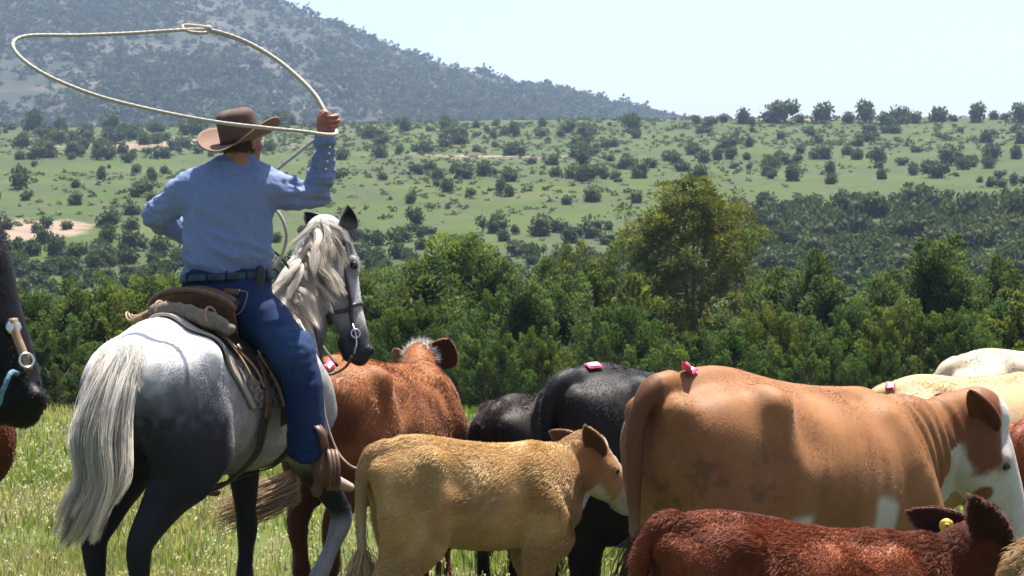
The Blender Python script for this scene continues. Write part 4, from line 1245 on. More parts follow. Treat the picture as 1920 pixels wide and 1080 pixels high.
# ---------------------------------------------------------------- cream and white cows on the right
fr = Frame(2.46, 11.45, 33)
def coat_cream(A): return two((.76, .55, .30), (.68, .45, .22), A['nz'] + .4 * sstep(-.55, -.75, A['x']))
CREAM = cow('cream_cow', 'cream yellow cow with small pink tag behind the neck of the big tan cow', fr, H=1.185, L=.98, D=.95, W=.95, bony=1.3, poll=(.98, -.12, 1.02), muz=(1.3, -.2, .75), coat=coat_cream, vx=.015,
            furn=30000, furlen=.010, seed=29, furkw=dict(lift=.25))
back_tag(CREAM, 1668, 728, .07, .05, .8, .05)
fr = Frame(3.12, 12.75, 33)
def coat_white(A): return two((.80, .69, .52), (.76, .60, .40), A['nz'])
WHITE = cow('white_cow', 'off white cow at the right, farthest of the herd', fr, H=1.26, L=.98, D=1.0, W=1.0, bony=1.3, poll=(1.0, -.25, 1.05), muz=(1.3, -.45, .8), coat=coat_white, vx=.015, furn=30000, furlen=.010, seed=31, furkw=dict(lift=.25))
fr = Frame(2.62, 10.42, 60)
ROAN = cow('red_cow', 'dark red cow partly in frame behind the white muzzle of the big tan cow', fr, H=1.04, L=.85, D=.95, W=.9, poll=(.85, -.05, .85), muz=(1.1, -.1, .6), coat=coat_red, vx=.015, furn=20000, furlen=.012, seed=37)
# ---------------------------------------------------------------- calf in the corner, brown cow by the black horse
fr = Frame(1.98, 6.42, 10)
CORNER = cow('tan_calf', 'curly tan calf cut off by the lower right corner of the picture', fr, H=.955, L=.84, D=.85, W=.78, poll=(.75, 0, .85), muz=(1.0, 0, .6), coat=coat_tan, vx=.012, furn=60000, furlen=.022, seed=41,
             group='calves of the herd', cat='calf', furkw=dict(lift=.6))
fr = Frame(-3.0, 9.6, 6)
def coat_brown(A): return two((.24, .065, .022), (.17, .045, .016), A['nz'])
BROWN = cow('brown_cow', 'reddish brown cow whose chest shows below the black horse muzzle', fr, H=1.34, L=.92, D=.86, W=.95, hs=1.0, poll=fr.px(-40, 690, 9.9), muz=fr.px(-60, 780, 10.3), uhint=(-.2, .3, 1), ears=dict(l=fr.px(-110, 680, 10), r=fr.px(-110, 690, 9.8)), coat=coat_brown, vx=.015, furn=40000, furlen=.010, seed=43)
print('cattle', round(time.time() - T0, 1))
# ================================================================ HORSES
def horse(name, label, fr, poll, muz, uhint, coat, H=1.0, hs=1.0, feet=((0, 0),) * 4, ears=None, vx=.012, furn=60000, mats=None, seed=1, group=None, lift_fr=None, ear_w=.075, neck_drop=0.0, ear_open=None):
    s = H; poll, muz = np.asarray(poll, float), np.asarray(muz, float)
    F, U, S = head_frame(poll, muz, uhint)
    xs = [-1.0 * s, .95 * s, poll[0], muz[0]]; ys = [-.42 * s, .42 * s, poll[1], muz[1]]
    sol = Solid((min(xs) - .22, min(ys) - .16, -.02), (max(xs) + .22, max(ys) + .16, max(1.6 * s, poll[2] + .2)), vx)
    sp = lambda x, y, z: np.array((x * s, y * s, z * s))
    tr = [(-.56, 1.43, .98, .215), (-.44, 1.495, .88, .285), (-.15, 1.455, .80, .295), (.16, 1.435, .775, .30), (.40, 1.49, .80, .25), (.53, 1.43, .90, .20)]
    sol.chain([sp(x, 0, (t + b) / 2) for x, t, b, w in tr], [(w * s, (t - b) / 2 * s) for x, t, b, w in tr], .06 * s)
    sol.chain([sp(-.70, 0, 1.37), sp(-.45, 0, 1.44), sp(-.1, 0, 1.40), sp(.3, 0, 1.42), sp(.45, 0, 1.46)], np.array((.05, .07, .05, .05, .06)) * s, .09 * s)
    for q in (1, -1):
        fx, fy = feet[0 if q > 0 else 1]
        def lg(x, y, z, top):
            a = np.clip((top - z) / top, 0, 1) ** 1.2
            return sp(x, y * q, z) + np.array((fx * a, fy * a, 0))
        sol.chain([lg(-.53, .15, 1.18, 1.18), lg(-.50, .175, 1.0, 1.18), lg(-.50, .165, .84, 1.18), lg(-.60, .145, .70, 1.18), lg(-.70, .135, .58, 1.18), lg(-.715, .13, .50, 1.18), lg(-.69, .13, .34, 1.18), lg(-.68, .13, .17, 1.18), lg(-.64, .13, .10, 1.18), lg(-.60, .13, .035, 1.18), lg(-.59, .13, 0, 1.18)],
                  np.array([(.13, .235), (.125, .22), (.10, .155), (.07, .105), (.052, .075), (.048, .062), (.036, .042), (.046, .05), (.042, .046), (.056, .06), (.06, .066)]) * s, .07 * s)
        sol.chain([lg(-.36, .22, 1.05, 1.18), lg(-.33, .225, .92, 1.18), lg(-.42, .19, .80, 1.18)], np.array((.08, .09, .07)) * s, .09 * s)
        sol.chain([sp(-.40, .22 * q, 1.36)], np.array((.06,)) * s, .10 * s)
        fx, fy = feet[2 if q > 0 else 3]
        sol.chain([sp(.38, .12 * q, 1.38), sp(.50, .185 * q, 1.18), sp(.60, .165 * q, 1.05)], np.array((.08, .11, .11)) * s, .08 * s)
        if lift_fr is not None and q < 0:
            path = lift_fr
        else:
            path = [lg(.52, .17, 1.02, 1.0), lg(.47, .175, .88, 1.0), lg(.49, .165, .72, 1.0), lg(.50, .16, .56, 1.0), lg(.51, .155, .47, 1.0), lg(.505, .155, .34, 1.0), lg(.505, .155, .18, 1.0), lg(.54, .155, .10, 1.0), lg(.57, .155, .035, 1.0), lg(.575, .155, 0, 1.0)]
        sol.chain(path, np.array([(.09, .13), (.085, .115), (.066, .085), (.048, .058), (.05, .056), (.034, .04), (.045, .048), (.04, .044), (.055, .058), (.06, .064)]) * s, .06 * s)
    pb = poll - U * .06 * hs + F * .03
    nk = [sp(.36, 0, 1.20), sp(.60, 0, 1.40), sp(.60, 0, 1.40) * .45 + pb * .55 + np.array((.02, 0, .01 - neck_drop)), pb]
    sol.chain(nk, np.array([(.17, .30), (.125, .225), (.095, .165), (.075, .12)]) * s, .08 * s, side=S * .4 + np.array((0, .6, 0)))
    h = hs; hp = lambda a, y, u: poll + F * a * h + S * y * h + U * u * h
    sol.chain([hp(0, 0, -.05), hp(.10, 0, -.07), hp(.20, 0, -.078), hp(.33, 0, -.066), hp(.45, 0, -.055), hp(.535, 0, -.055), hp(.575, 0, -.062)],
              np.array([(.075, .085), (.09, .115), (.085, .12), (.058, .088), (.048, .066), (.047, .055), (.040, .042)]) * h, .035, side=S)
    for q in (1, -1):
        sol.chain([hp(.165, .066 * q, .0), hp(.20, .07 * q, -.01)], np.array((.034, .03)) * h, .03)
        sol.chain([hp(.13, .052 * q, -.125), hp(.20, .048 * q, -.125)], np.array((.062, .055)) * h, .05)
        sol.chain([hp(.25, .06 * q, -.065), hp(.36, .048 * q, -.06)], np.array((.024, .016)) * h, .03)
        sol.chain([hp(.565, .034 * q, -.025)], np.array((.025,)) * h, .02)
        sol.chain([hp(.59, .05 * q, -.025)], np.array((.016,)) * h, .010, carve=True)
        sol.chain([hp(.34, .085 * q, -.10)], np.array((.035,)) * h, .05, carve=True)
    sol.chain([hp(.50, 0, -.115), hp(.56, 0, -.11)], np.array([(.038, .032), (.034, .03)]) * h, .02, side=S)
    V, Fq = sol.mesh(2)
    rel = (V - poll) / h
    A = dict(x=V[:, 0] / s, y=V[:, 1] / s, z=V[:, 2] / s, a=rel @ F, sd=rel @ S, u=rel @ U, V=V, head=(np.linalg.norm(rel - (rel @ F)[:, None] * F, axis=1) < .25) & (rel @ F > -.05),
             nz=fbm(V * 5, 3, seed), nf=fbm(V * 18, 3, seed + 3), nk=np.clip(((V - sp(.45, 0, 1.3)) @ nrm(poll - sp(.45, 0, 1.3))) / np.linalg.norm(poll - sp(.45, 0, 1.3)), 0, 1))
    C = coat(A) * .75
    EV, EQ, EC = [V], [Fq], [C]; nv = len(V)
    for q, key in ((1, 'l'), (-1, 'r')):
        b = hp(.0, .055 * q, .01); tip = ears[key] if ears else hp(-.19, .075 * q, .03)
        op = (U * .5 + S * q * .8) if ear_open is None else ear_open[key]
        v, qd, fl, ed = ear(b, tip, ear_w * h, op, .9, .010, point=.62)
        t = np.clip(((v - b) @ nrm(tip - b)) / np.linalg.norm(tip - b), 0, 1)
        c = two(np.array(ears['outer']) * .75 if ears else C[A['head']].mean(0), (.02, .02, .02), np.clip(t * 1.1 - .2, 0, 1) + .6 * fl)
        EV.append(v); EQ.append(qd + nv); EC.append(c); nv += len(v)
    mats = mats or (MAT_SLEEK, MAT_FURSLEEK)
    root = fr.root(name); tag(root, label, 'horse', group)
    VV, QQ, CC = np.concatenate(EV), np.concatenate(EQ), np.concatenate(EC)
    body = mesh_obj('body', VV, QQ, None, mats[0], root, True, CC)
    fur(VV, QQ, CC, furn, .008, mats[1], root, seed=seed + 4, rad=.0009, lift=.2, tint=.2)
    for q in (1, -1): add_eye(root, sol, hp(.185, .10 * q, -.012), .021 * h)
    return dict(root=root, sol=sol, fr=fr, hp=hp, F=F, U=U, S=S, sp=sp, poll=poll, body=body)

# ---------------------------------------------------------------- the dapple grey under the rider
GF = Frame(-1.385, 9.98, 63)
def coat_grey(A):
    x, z = A['x'], A['z']
    dap = .5 + .5 * np.sin(A['V'][:, 0] * 44 + 9 * A['nz']) * np.sin(A['V'][:, 1] * 40 + 6 * A['nf']) * np.sin(A['V'][:, 2] * 42 + 7 * A['nz'])
    top = sstep(1.25, 1.38, z + .22 * (A['nz'] - .5) + .04 * dap)                    # white croup
    c = two((.24, .24, .26), (.82, .81, .80), top)
    c = two(c, (.55, .55, .56), top * sstep(.5, .75, A['nz'] * .6 + dap * .4) * .6)
    hind = sstep(-.26, -.40, x + .10 * (A['nz'] - .5)) * sstep(1.30, 1.06, z + .22 * (A['nz'] - .5))
    c = two(c, (.45, .42, .39), sstep(-.40, -.26, x + .1 * (A['nz'] - .5)) * (1 - top) * sstep(.75, .85, z))    # barrel
    c = two(c, (.28, .27, .28), (A['nf'] > .54) * .5 * (z > .75) * (1 - top))
    c = two(c, (.020, .021, .027), hind * .95)
    c = two(c, (.42, .42, .45), hind * sstep(.3, .9, dap) * .42 * sstep(.92, 1.27, z))
    leg = sstep(.84, .72, z) 
    c = two(c, (.022, .022, .026), leg * ((np.abs(A['y']) > .02)) * (1 - sstep(-.3, -.2, x) * sstep(.3, .2, x)))
    rf = (A['y'] < -.02) * (x > .3) * sstep(.56, .46, z)
    c = two(c, (.34, .35, .39), rf * .9)
    nk = A['nk']
    c = two(c, (.50, .48, .46), sstep(.05, .4, nk) * (x > .3) * (z > 1.1) * .8)
    hd = A['head']
    c = two(c, two((.25, .245, .25), (.56, .55, .54), sstep(-.07, .02, A['u'])), hd * .95)
    c = two(c, (.30, .29, .31), hd * np.exp(-((A['a'] - .12) / .10) ** 2 - ((A['u'] + .12) / .06) ** 2) * .7)
    c = two(c, (.10, .10, .11), hd * np.exp(-((A['a'] - .18) / .05) ** 2 - ((A['u'] + .01) / .035) ** 2) * .8)
    c = two(c, (.035, .035, .04), hd * sstep(.40, .50, A['a'] + .05 * (A['nf'] - .5) - .25 * np.maximum(A['u'] + .03, 0)))
    return c
ft = lambda px, py, d: GF.px(px, py, d)
RF = [GF.loc(GF.o) * 0 + np.array(p) for p in ((.52, -.17, 1.02), (.50, -.175, .88), (.60, -.165, .76))] + [ft(638, 955, 10.55), ft(637, 985, 10.55), ft(620, 1030, 10.5), ft(596, 1085, 10.42), ft(588, 1110, 10.40), ft(585, 1135, 10.38), ft(583, 1150, 10.37)]
GREY = horse('grey_horse', 'dapple grey horse with dark legs and white tail carrying the rider', GF, GF.px(628, 436, 10.78), GF.px(700, 676, 10.66), GF.vec((.80, .55, .12)), coat_grey, H=1.0, hs=1.13,
             feet=((-.02, .02), (-.07, .02), (-.05, 0), (0, 0)), lift_fr=RF, ears=dict(l=GF.px(570, 398, 10.9), r=GF.px(652, 384, 10.70), outer=(.42, .41, .40)), vx=.0105, furn=90000, seed=51,
             ear_w=.10, ear_open=dict(l=GF.vec((-.3, -.8, .2)), r=GF.vec((.5, -.6, .2))))

def locks(name, guides, n_locks, per, rad, col_root, col_tip, parent, mat, depth=.05, wave=.012, seed=1, fr=None, m=12, spread=.018):
    """hair in locks between guide curves (G, k, 3) in world coordinates"""
    g = np.random.default_rng(seed); G = np.array([spline(q, 6) for q in guides])
    t = np.linspace(0, G.shape[1] - 1, m); i0 = np.clip(t.astype(int), 0, G.shape[1] - 2); f = (t - i0)[None, :, None]
    G = G[:, i0] * (1 - f) + G[:, i0 + 1] * f
    P_, R_, C_ = [], [], []
    tt = np.linspace(0, 1, m)
    for L in range(n_locks):
        u = g.random() * (len(G) - 1); a = min(int(u), len(G) - 2); w = u - a
        c = G[a] * (1 - w) + G[a + 1] * w
        c = c + np.array((0, 1, 0)) * g.normal(0, depth) * (.3 + .7 * np.sin(tt * 2.6))[:, None]
        ph, fq, am = g.random() * 6.28, g.uniform(3, 7), wave * g.uniform(.3, 1.4)
        c = c + np.stack([np.sin(tt * fq + ph), np.cos(tt * fq * .8 + ph), np.sin(tt * fq * 1.1 + 2 * ph) * .5], 1) * (am * tt)[:, None]
        ln = g.uniform(.62, 1.04); idx = tt * ln * (m - 1)
        j = np.clip(idx.astype(int), 0, m - 2); ff = (idx - j)[:, None]
        c = c[j] * (1 - ff) + c[j + 1] * ff
        o = g.normal(0, spread, (per, 1, 3)) * (1.15 - .75 * tt ** 1.5)[None, :, None]
        o = o + g.normal(0, .004, (per, 1, 3)) * np.sin(tt * 9 + g.random() * 6)[None, :, None]
        P_.append(c[None] + o)
        rr = rad * g.uniform(.7, 1.2, (per, 1)) * (1 - .75 * tt ** 2)[None]
        R_.append(rr)
        tint = g.uniform(.72, 1.12)
        mixv = g.uniform(-.25, .25)
        cc = np.asarray(col_root)[None] * (1 - np.clip(tt + mixv, 0, 1))[:, None] + np.asarray(col_tip)[None] * np.clip(tt + mixv, 0, 1)[:, None]
        if g.random() < .16: cc = cc * .45
        C_.append(np.clip(cc[None] * tint * g.uniform(.8, 1.15, (per, 1, 1)), 0, 1))
    pts, rad_, col = np.concatenate(P_), np.concatenate(R_), np.concatenate(C_)
    if fr is not None: pts = fr.loc(pts)
    return pts, rad_, col
def hair_grad(name, pts, rad, col, mat, parent):
    """hair with a colour per point"""
    o = hair(name, pts, rad, col[:, 0], mat, parent)
    hc = o.data
    hc.attributes.remove(hc.attributes['coat'])
    a = hc.attributes.new('coat', 'FLOAT_COLOR', 'POINT')
    c = np.ones((col.shape[0] * col.shape[1], 4), np.float32); c[:, :3] = col.reshape(-1, 3)
    a.data.foreach_set('color', c.ravel())
    return o
gl = [[P(224, 668, 9.14), P(176, 735, 9.02), P(142, 815, 8.98), P(150, 890, 8.98), P(118, 945, 8.96), P(102, 1002, 8.95)],
      [P(235, 662, 9.12), P(196, 740, 9.0), P(170, 825, 8.97), P(178, 900, 8.97), P(148, 965, 8.95), P(118, 1018, 8.94)],
      [P(245, 660, 9.12), P(220, 740, 8.99), P(208, 825, 8.96), P(214, 900, 8.96), P(186, 965, 8.94), P(160, 1022, 8.93)],
      [P(250, 662, 9.14), P(236, 745, 9.0), P(232, 830, 8.98), P(232, 895, 8.97), P(204, 955, 8.95), P(186, 1008, 8.94)]]
a, b, c = locks('tail', gl, 120, 46, .0014, (.90, .89, .87), (.90, .80, .68), None, None, .04, .018, 61, GF, spread=.014)
hair_grad('tail', a, b, c, MAT_MANE, GREY['root'])
# short top hairs of the dock
gl = [[P(205, 652, 9.2), P(190, 672, 9.1), P(165, 715, 9.02), P(150, 770, 9.0)], [P(238, 650, 9.2), P(236, 668, 9.1), P(228, 720, 9.0), P(222, 770, 8.98)], [P(252, 655, 9.2), P(258, 672, 9.1), P(262, 705, 9.05), P(266, 748, 9.05)]]
a, b, c = locks('tail', gl, 40, 30, .0015, (.86, .84, .82), (.84, .78, .72), None, None, .02, .008, 62, GF, m=8, spread=.012)
hair_grad('dock_hair', a, b, c, MAT_MANE, GREY['root'])

# mane: strands rooted along the crest, combed down over the right side of the neck by walking along the surface
def mane(A, n, seed, x_lo, ln, wind, colr, colt, side_dir, rad=.0011, zcrest=None, name='mane', keep=None):
    g = np.random.default_rng(seed); sol, fr = A['sol'], A['fr']
    t = g.random(n) * .82
    nlock = 110; lk = (t * nlock).astype(int); lo_ = g.normal(0, 1, (nlock + 1, 3)); lw = g.uniform(.6, 1.2, nlock + 1)
    w0, w1 = np.asarray(x_lo, float), A['poll'] + A['U'] * .03 - A['F'] * .03
    p = w0[None] * (1 - t[:, None]) + w1[None] * t[:, None] + np.array((-.10, 0, .16))[None] * (np.sin(t * 3.14) * .35)[:, None]
    p, nn = sol.snap(p + np.array((-.05, 0, .12)), .0, 25)
    p = p + g.normal(0, .008, (n, 3)); p, nn = sol.snap(p, .0, 4)
    P_ = [p]; L = ln * lw[lk] * g.uniform(.7, 1.1, n) * (1 - .25 * (t > .85))
    M = 9
    cur = p.copy(); off = .006 + .028 * g.random(n)
    for k in range(1, M):
        f = k / (M - 1)
        d = np.asarray(side_dir)[None] * max(0, 1.1 - f * 1.3) + np.array((0, 0, -1.0)) * (.25 + f) + np.asarray(wind)[None] + np.array((-.55, .35, -.1)) * np.clip(t * 2 - .9, 0, 1)[:, None] + lo_[lk] * .34
        nn = sol.grad(cur); d = d - nn * np.minimum((d * nn).sum(1, keepdims=True), 0) if True else d
        d = nrm(d) + g.normal(0, .05, (n, 3))
        cur = cur + nrm(d) * (L / (M - 1))[:, None]
        s_ = sol.sample(cur); nn = sol.grad(cur)
        need = np.maximum(off * min(1, 3 * f) - s_, 0)
        cur = cur + nn * need[:, None]
        P_.append(cur.copy())
    pts = np.stack(P_, 1)
    # gather strands into locks towards the tips
    for L_ in range(nlock):
        q = lk == L_
        if q.sum() > 2:
            c = pts[q].mean(0, keepdims=True)
            w = np.linspace(0, .30, M)[None, :, None]
            pts[q] = pts[q] * (1 - w) + c * w
    ok = pts[:, -1, 2] < pts[:, 0, 2] - .05
    pts, lk, n = pts[ok], lk[ok], int(ok.sum())
    tt = np.linspace(0, 1, M)
    R = rad * g.uniform(.7, 1.2, (n, 1)) * (1 - .8 * tt ** 2)[None]
    tint = (g.uniform(.38, 1.05, nlock + 1)[lk] * g.uniform(.8, 1.15, n))[:, None, None]
    C = (np.asarray(colr)[None, None] * (1 - tt)[None, :, None] + np.asarray(colt)[None, None] * tt[None, :, None]) * tint
    hair_grad(name, pts, R, np.clip(C, 0, 1), MAT_MANE, A['root'])
rightv = np.array((0, -1.0, 0))
mane(GREY, 6500, 71, (.36, -.01, 1.56), .27, (-.02, -.12, .02), (.80, .78, .76), (.90, .83, .74), rightv)
# forelock
g = np.random.default_rng(72); n = 420
st = np.stack([GREY['hp'](.02, y, .03) for y in g.normal(0, .03, n)]); st, _ = GREY['sol'].snap(st, 0)
tt = np.linspace(0, 1, 6)[None, :, None]
pts = st[:, None] + GREY['F'] * .17 * tt * g.uniform(.6, 1.2, (n, 1, 1)) + GREY['U'] * (.004 * np.sin(tt * 3)) + g.normal(0, .010, (n, 1, 3)) * tt + GREY['S'] * -.03 * tt - GREY['U'] * .02 * tt
sh = pts.shape; q = pts.reshape(-1, 3); d_ = np.maximum(.006 - GREY['sol'].sample(q), 0); q = q + GREY['sol'].grad(q) * d_[:, None]
hair('forelock', q.reshape(sh), np.broadcast_to(np.linspace(.0015, .0004, 6), (n, 6)), np.array((.45, .44, .42)) * g.uniform(.5, 1.2, (n, 1)), MAT_MANE, GREY['root'])

# ---------------------------------------------------------------- the black horse at the left edge
BF = Frame(-2.25, 4.92, 8)
def coat_blk(A): return two((.006, .0055, .006), (.010, .009, .009), A['nz'])
BLK = horse('black_horse', 'black horse whose bridled head enters at the left edge of the picture', BF, BF.px(-74, 325, 5.06), BF.px(88, 742, 4.98), BF.vec((.97, .18, .22)), coat_blk, H=1.05, hs=1.02,
            vx=.0125, furn=70000, seed=81, ears=None, feet=((.0, 0), (-.1, 0), (.05, 0), (-.1, 0)))
mane(BLK, 1500, 82, (.40, -.01, 1.62), .34, (-.05, 0, 0), (.02, .018, .018), (.03, .025, .022), rightv)
gl = [[BF.o + np.array((-.82 + .02 * k, -.1 + .05 * k, 1.3)), BF.o + np.array((-.95 + .03 * k, -.1 + .07 * k, .9)), BF.o + np.array((-.92 + .03 * k, -.1 + .07 * k, .35))] for k in range(3)]
a, b, c = locks('tail', gl, 40, 30, .0017, (.02, .02, .02), (.03, .025, .02), None, None, .04, .01, 83, BF, m=8)
hair_grad('tail', a, b, c, MAT_MANE, BLK['root'])

# ================================================================ TACK
MAT_LEATHER = plain_mat('saddle_leather', (.095, .048, .026), .5, .4, 0, .35, 30, .3)
MAT_DARKLEATHER = plain_mat('dark_leather', (.035, .022, .016), .5, .4, 0, .3, 40, .3)
MAT_TANLEATHER = plain_mat('light_leather', (.24, .155, .095), .6, .3, 0, .3, 40, .3)
MAT_CANVAS = plain_mat('canvas_roll', (.15, .125, .095), .85, .15, 0, .18, 60, .5)
MAT_STEEL = plain_mat('bit_steel', (.55, .54, .5), .28, .5, 1.0, .1, 30, 0)
MAT_ROPE = plain_mat('rope_fibre', (.36, .33, .275), .75, .25, 0, .22, 260, .6)
MAT_TURQ = plain_mat('turquoise_cord', (.07, .17, .22), .7, .25, 0, .4, 120, .4)
MAT_WEAVE = coat_mat('woven_blanket', .9, .1, .3, 180, .5, 300)
gs = GREY['sol']
def wrap(x, ang, off, zc=1.12):
    """points round the barrel of the grey horse: along x, ang degrees from straight up (negative = right side)"""
    x, ang = np.broadcast_arrays(np.asarray(x, float), np.radians(np.asarray(ang, float)))
    d = np.stack([0 * x, np.sin(ang), np.cos(ang)], -1); c = np.stack([x, 0 * x, np.full(x.shape, zc)], -1)
    r = np.full(x.shape, .12)
    for _ in range(70):
        s_ = gs.sample(c + d * r[..., None]) - off
        r = r + np.where(s_ < 0, np.clip(-s_ * .7, .0008, .05), -np.clip(s_ * .7, 0, .05))
    return c + d * r[..., None]
sad = GF.root('saddle'); tag(sad, 'brown western saddle with patterned blanket and rolled canvas bag on the grey horse', 'saddle')
# blanket
nu, nv = 64, 90
u = np.linspace(0, 1, nu)[:, None]; v = np.linspace(-1, 1, nv)[None, :]
xb = -.42 + .78 * u + .26 * np.abs(v) ** 1.6 * (1 - u); ab = v * 92
G = wrap(xb, ab, .016); G = G + (vnoise(G.reshape(-1, 3) * 22, 3).reshape(nu, nv)[..., None] - .5) * .006
su = (u * 40 + 0 * v); zig = np.abs(((v * 22) % 2) - 1) * 2.2
band = ((su + zig) % 9.0)
cb = np.where((band < 2.2)[..., None], np.array((.34, .32, .29)), np.where((band < 4.5)[..., None], np.array((.05, .045, .05)), np.where((band < 5.6)[..., None], np.array((.08, .20, .24)), np.where((band < 7.4)[..., None], np.array((.24, .22, .20)), np.array((.17, .085, .05))))))
cb = np.where((u < .05)[..., None] + 0 * cb, np.array((.33, .30, .26)), np.where(((u > .05) & (u < .085))[..., None] + 0 * cb > 0, np.array((.16, .08, .05)), cb))
mb = MB(); sheet(mb, G, .014, cb); mb.build('blanket', MAT_WEAVE, sad)
# skirt, seat, cantle, horn
nu, nv = 30, 50
u = np.linspace(0, 1, nu)[:, None]; v = np.linspace(-1, 1, nv)[None, :]
G = wrap(-.30 + .62 * u + .20 * v ** 2 * (1 - u), v * (70 - 8 * np.sin(u * 3.1)), .034)
mb = MB(); sheet(mb, G, .012); mb.build('skirt', MAT_DARKLEATHER, sad)
G = np.stack(np.broadcast_arrays(-.16 + .44 * u, .20 * v * (1 - .25 * u), 1.545 + .10 * (1 - u) ** 3 + .05 * u ** 2 - .05 * v ** 2), -1)
mb = MB(); sheet(mb, G, .05); mb.build('seat', MAT_LEATHER, sad)
a_ = np.linspace(-1, 1, 31)
ct = np.stack([-.175 - .075 * np.cos(a_ * 1.4), .235 * np.sin(a_ * 1.45), 1.545 + .10 * np.cos(a_ * 1.45)], 1)
lowc = ct * (1, .95, 1) + np.stack([.05 + 0 * a_, 0 * a_, -.10 - .03 * np.abs(a_)], 1)
w5 = np.linspace(0, 1, 6)[:, None, None]
G = (ct[None] * (1 - w5) + lowc[None] * w5)
mb = MB(); sheet(mb, G, .022); V, Q, T = tube(ct, .016, 8); mb.add(V, Q, T); mb.build('cantle', MAT_LEATHER, sad)
mb = MB(); V, Q, T = tube([(.30, 0, 1.52), (.32, 0, 1.62), (.33, 0, 1.68)], (.03, .022, .02), 10); mb.add(V, Q, T); V, F_ = sphere((.335, 0, 1.69), .045, (1, 1, .4)); mb.add(V, None, F_); mb.build('horn', MAT_LEATHER, sad)
# rolled canvas behind the cantle
R_ = Solid((-.5, -.44, 1.35), (-.1, .36, 1.72), .008)
R_.chain([(-.335, .13, 1.54), (-.345, .07, 1.555), (-.345, -.02, 1.56), (-.325, -.14, 1.53), (-.295, -.22, 1.50), (-.28, -.265, 1.475)], [.026, .034, .036, .038, .038, .03], .02)
V, Q = R_.mesh(2); N = vnormals(V, Q); V = V + N * ((fbm(V * (14, 30, 14), 3, 5) - .5) * .03)[:, None]
mesh_obj('canvas_roll', V, Q, None, MAT_CANVAS, sad)
for k, y in enumerate((-.19, .06)):
    a_ = np.linspace(0, 2 * math.pi, 20)
    c0 = np.array((-.31 if y < 0 else -.345, y, 1.53 if y < 0 else 1.555))
    mb = MB(); V, Q, T = tube(c0 + .042 * np.stack([np.cos(a_), .25 * np.sin(a_), np.sin(a_)], 1), .007, 6); mb.add(V, Q, T); mb.build('roll_tie', MAT_TANLEATHER, sad)
# loose strings on the left of the roll
mb = MB()
for q in range(6):
    p = spline([(-.35, .10, 1.56), (-.36 - .012 * q, .13 + .01 * q, 1.55 - .008 * q), (-.38, .165 + .012 * q, 1.51 + .007 * q), (-.37 + .012 * q, .20, 1.47)], 5)
    V, Q, T = tube(p, .006, 5); mb.add(V, Q, T)
mb.build('saddle_strings', MAT_TANLEATHER, sad)
# strings and straps over the blanket on the right side
def over(pts, off): return np.array([wrap(x, a, off) for x, a in pts])
def strap_on(name, pts, w, mat, off=.05, thick=.005):
    p = spline(over(pts, off), 6); g_ = gs.grad(p); t = nrm(np.gradient(p, axis=0)); wv = nrm(np.cross(g_, t))
    mb = MB(); sheet(mb, np.stack([p - wv * w / 2, p, p + wv * w / 2], 1), thick, None, np.repeat(g_[:, None], 3, 1)); return mb.build(name, mat, sad)
strap_on('saddle_string', [(-.27, -34), (-.20, -48), (-.13, -62), (-.10, -76)], .016, MAT_TANLEATHER)
strap_on('saddle_string', [(-.25, -36), (-.22, -50), (-.19, -64), (-.17, -74)], .014, MAT_TANLEATHER, .046)
strap_on('rear_billet', [(-.05, -50), (-.06, -66), (-.07, -84), (-.08, -100)], .045, MAT_LEATHER, .045)
strap_on('billet_string', [(-.06, -50), (-.03, -64), (0, -78), (.03, -92)], .018, MAT_TANLEATHER, .056)
strap_on('billet_string', [(-.05, -50), (.0, -64), (.04, -78), (.06, -95)], .016, MAT_LEATHER, .06)
strap_on('fender', [(.06, -46), (.08, -66), (.10, -86), (.12, -104)], .20, MAT_DARKLEATHER, .05)
a_ = np.arange(-60, -301, -12)
strap_on('front_cinch', [(.30, a) for a in a_], .08, MAT_DARKLEATHER, .012)
# slack rear cinch hanging under the belly
p = spline([wrap(-.07, -98, .03), wrap(-.08, -128, .035) - (0, 0, .02), (-.12, -.10, .735), (-.12, .06, .725), wrap(-.10, 130, .03), wrap(-.08, 100, .03)], 8)
t = nrm(np.gradient(p, axis=0)); wv = np.broadcast_to(np.array((1.0, 0, 0)), p.shape)
mb = MB(); sheet(mb, np.stack([p - wv * .026, p + wv * .026], 1), .008); mb.build('rear_cinch', MAT_DARKLEATHER, sad)
V, Q, T = tube(spline([(-.12, -.02, .73), (.08, -.0, .735), (.28, 0, .76)], 5), .009, 6); mb = MB(); mb.add(V, Q, T); mb.build('cinch_hobble', MAT_DARKLEATHER, sad)
# conchos
for (x, a) in ((-.05, -49), (.02, -47), (-.20, -45)):
    c = wrap(x, a, .062); g_ = gs.grad(c[None])[0]; V, F_ = sphere((0, 0, 0), .018); V = V * (1, 1, 1); V = V - g_ * (V @ g_)[:, None] * .7 + c
    mesh_obj('concho', V, None, F_, MAT_STEEL, sad)
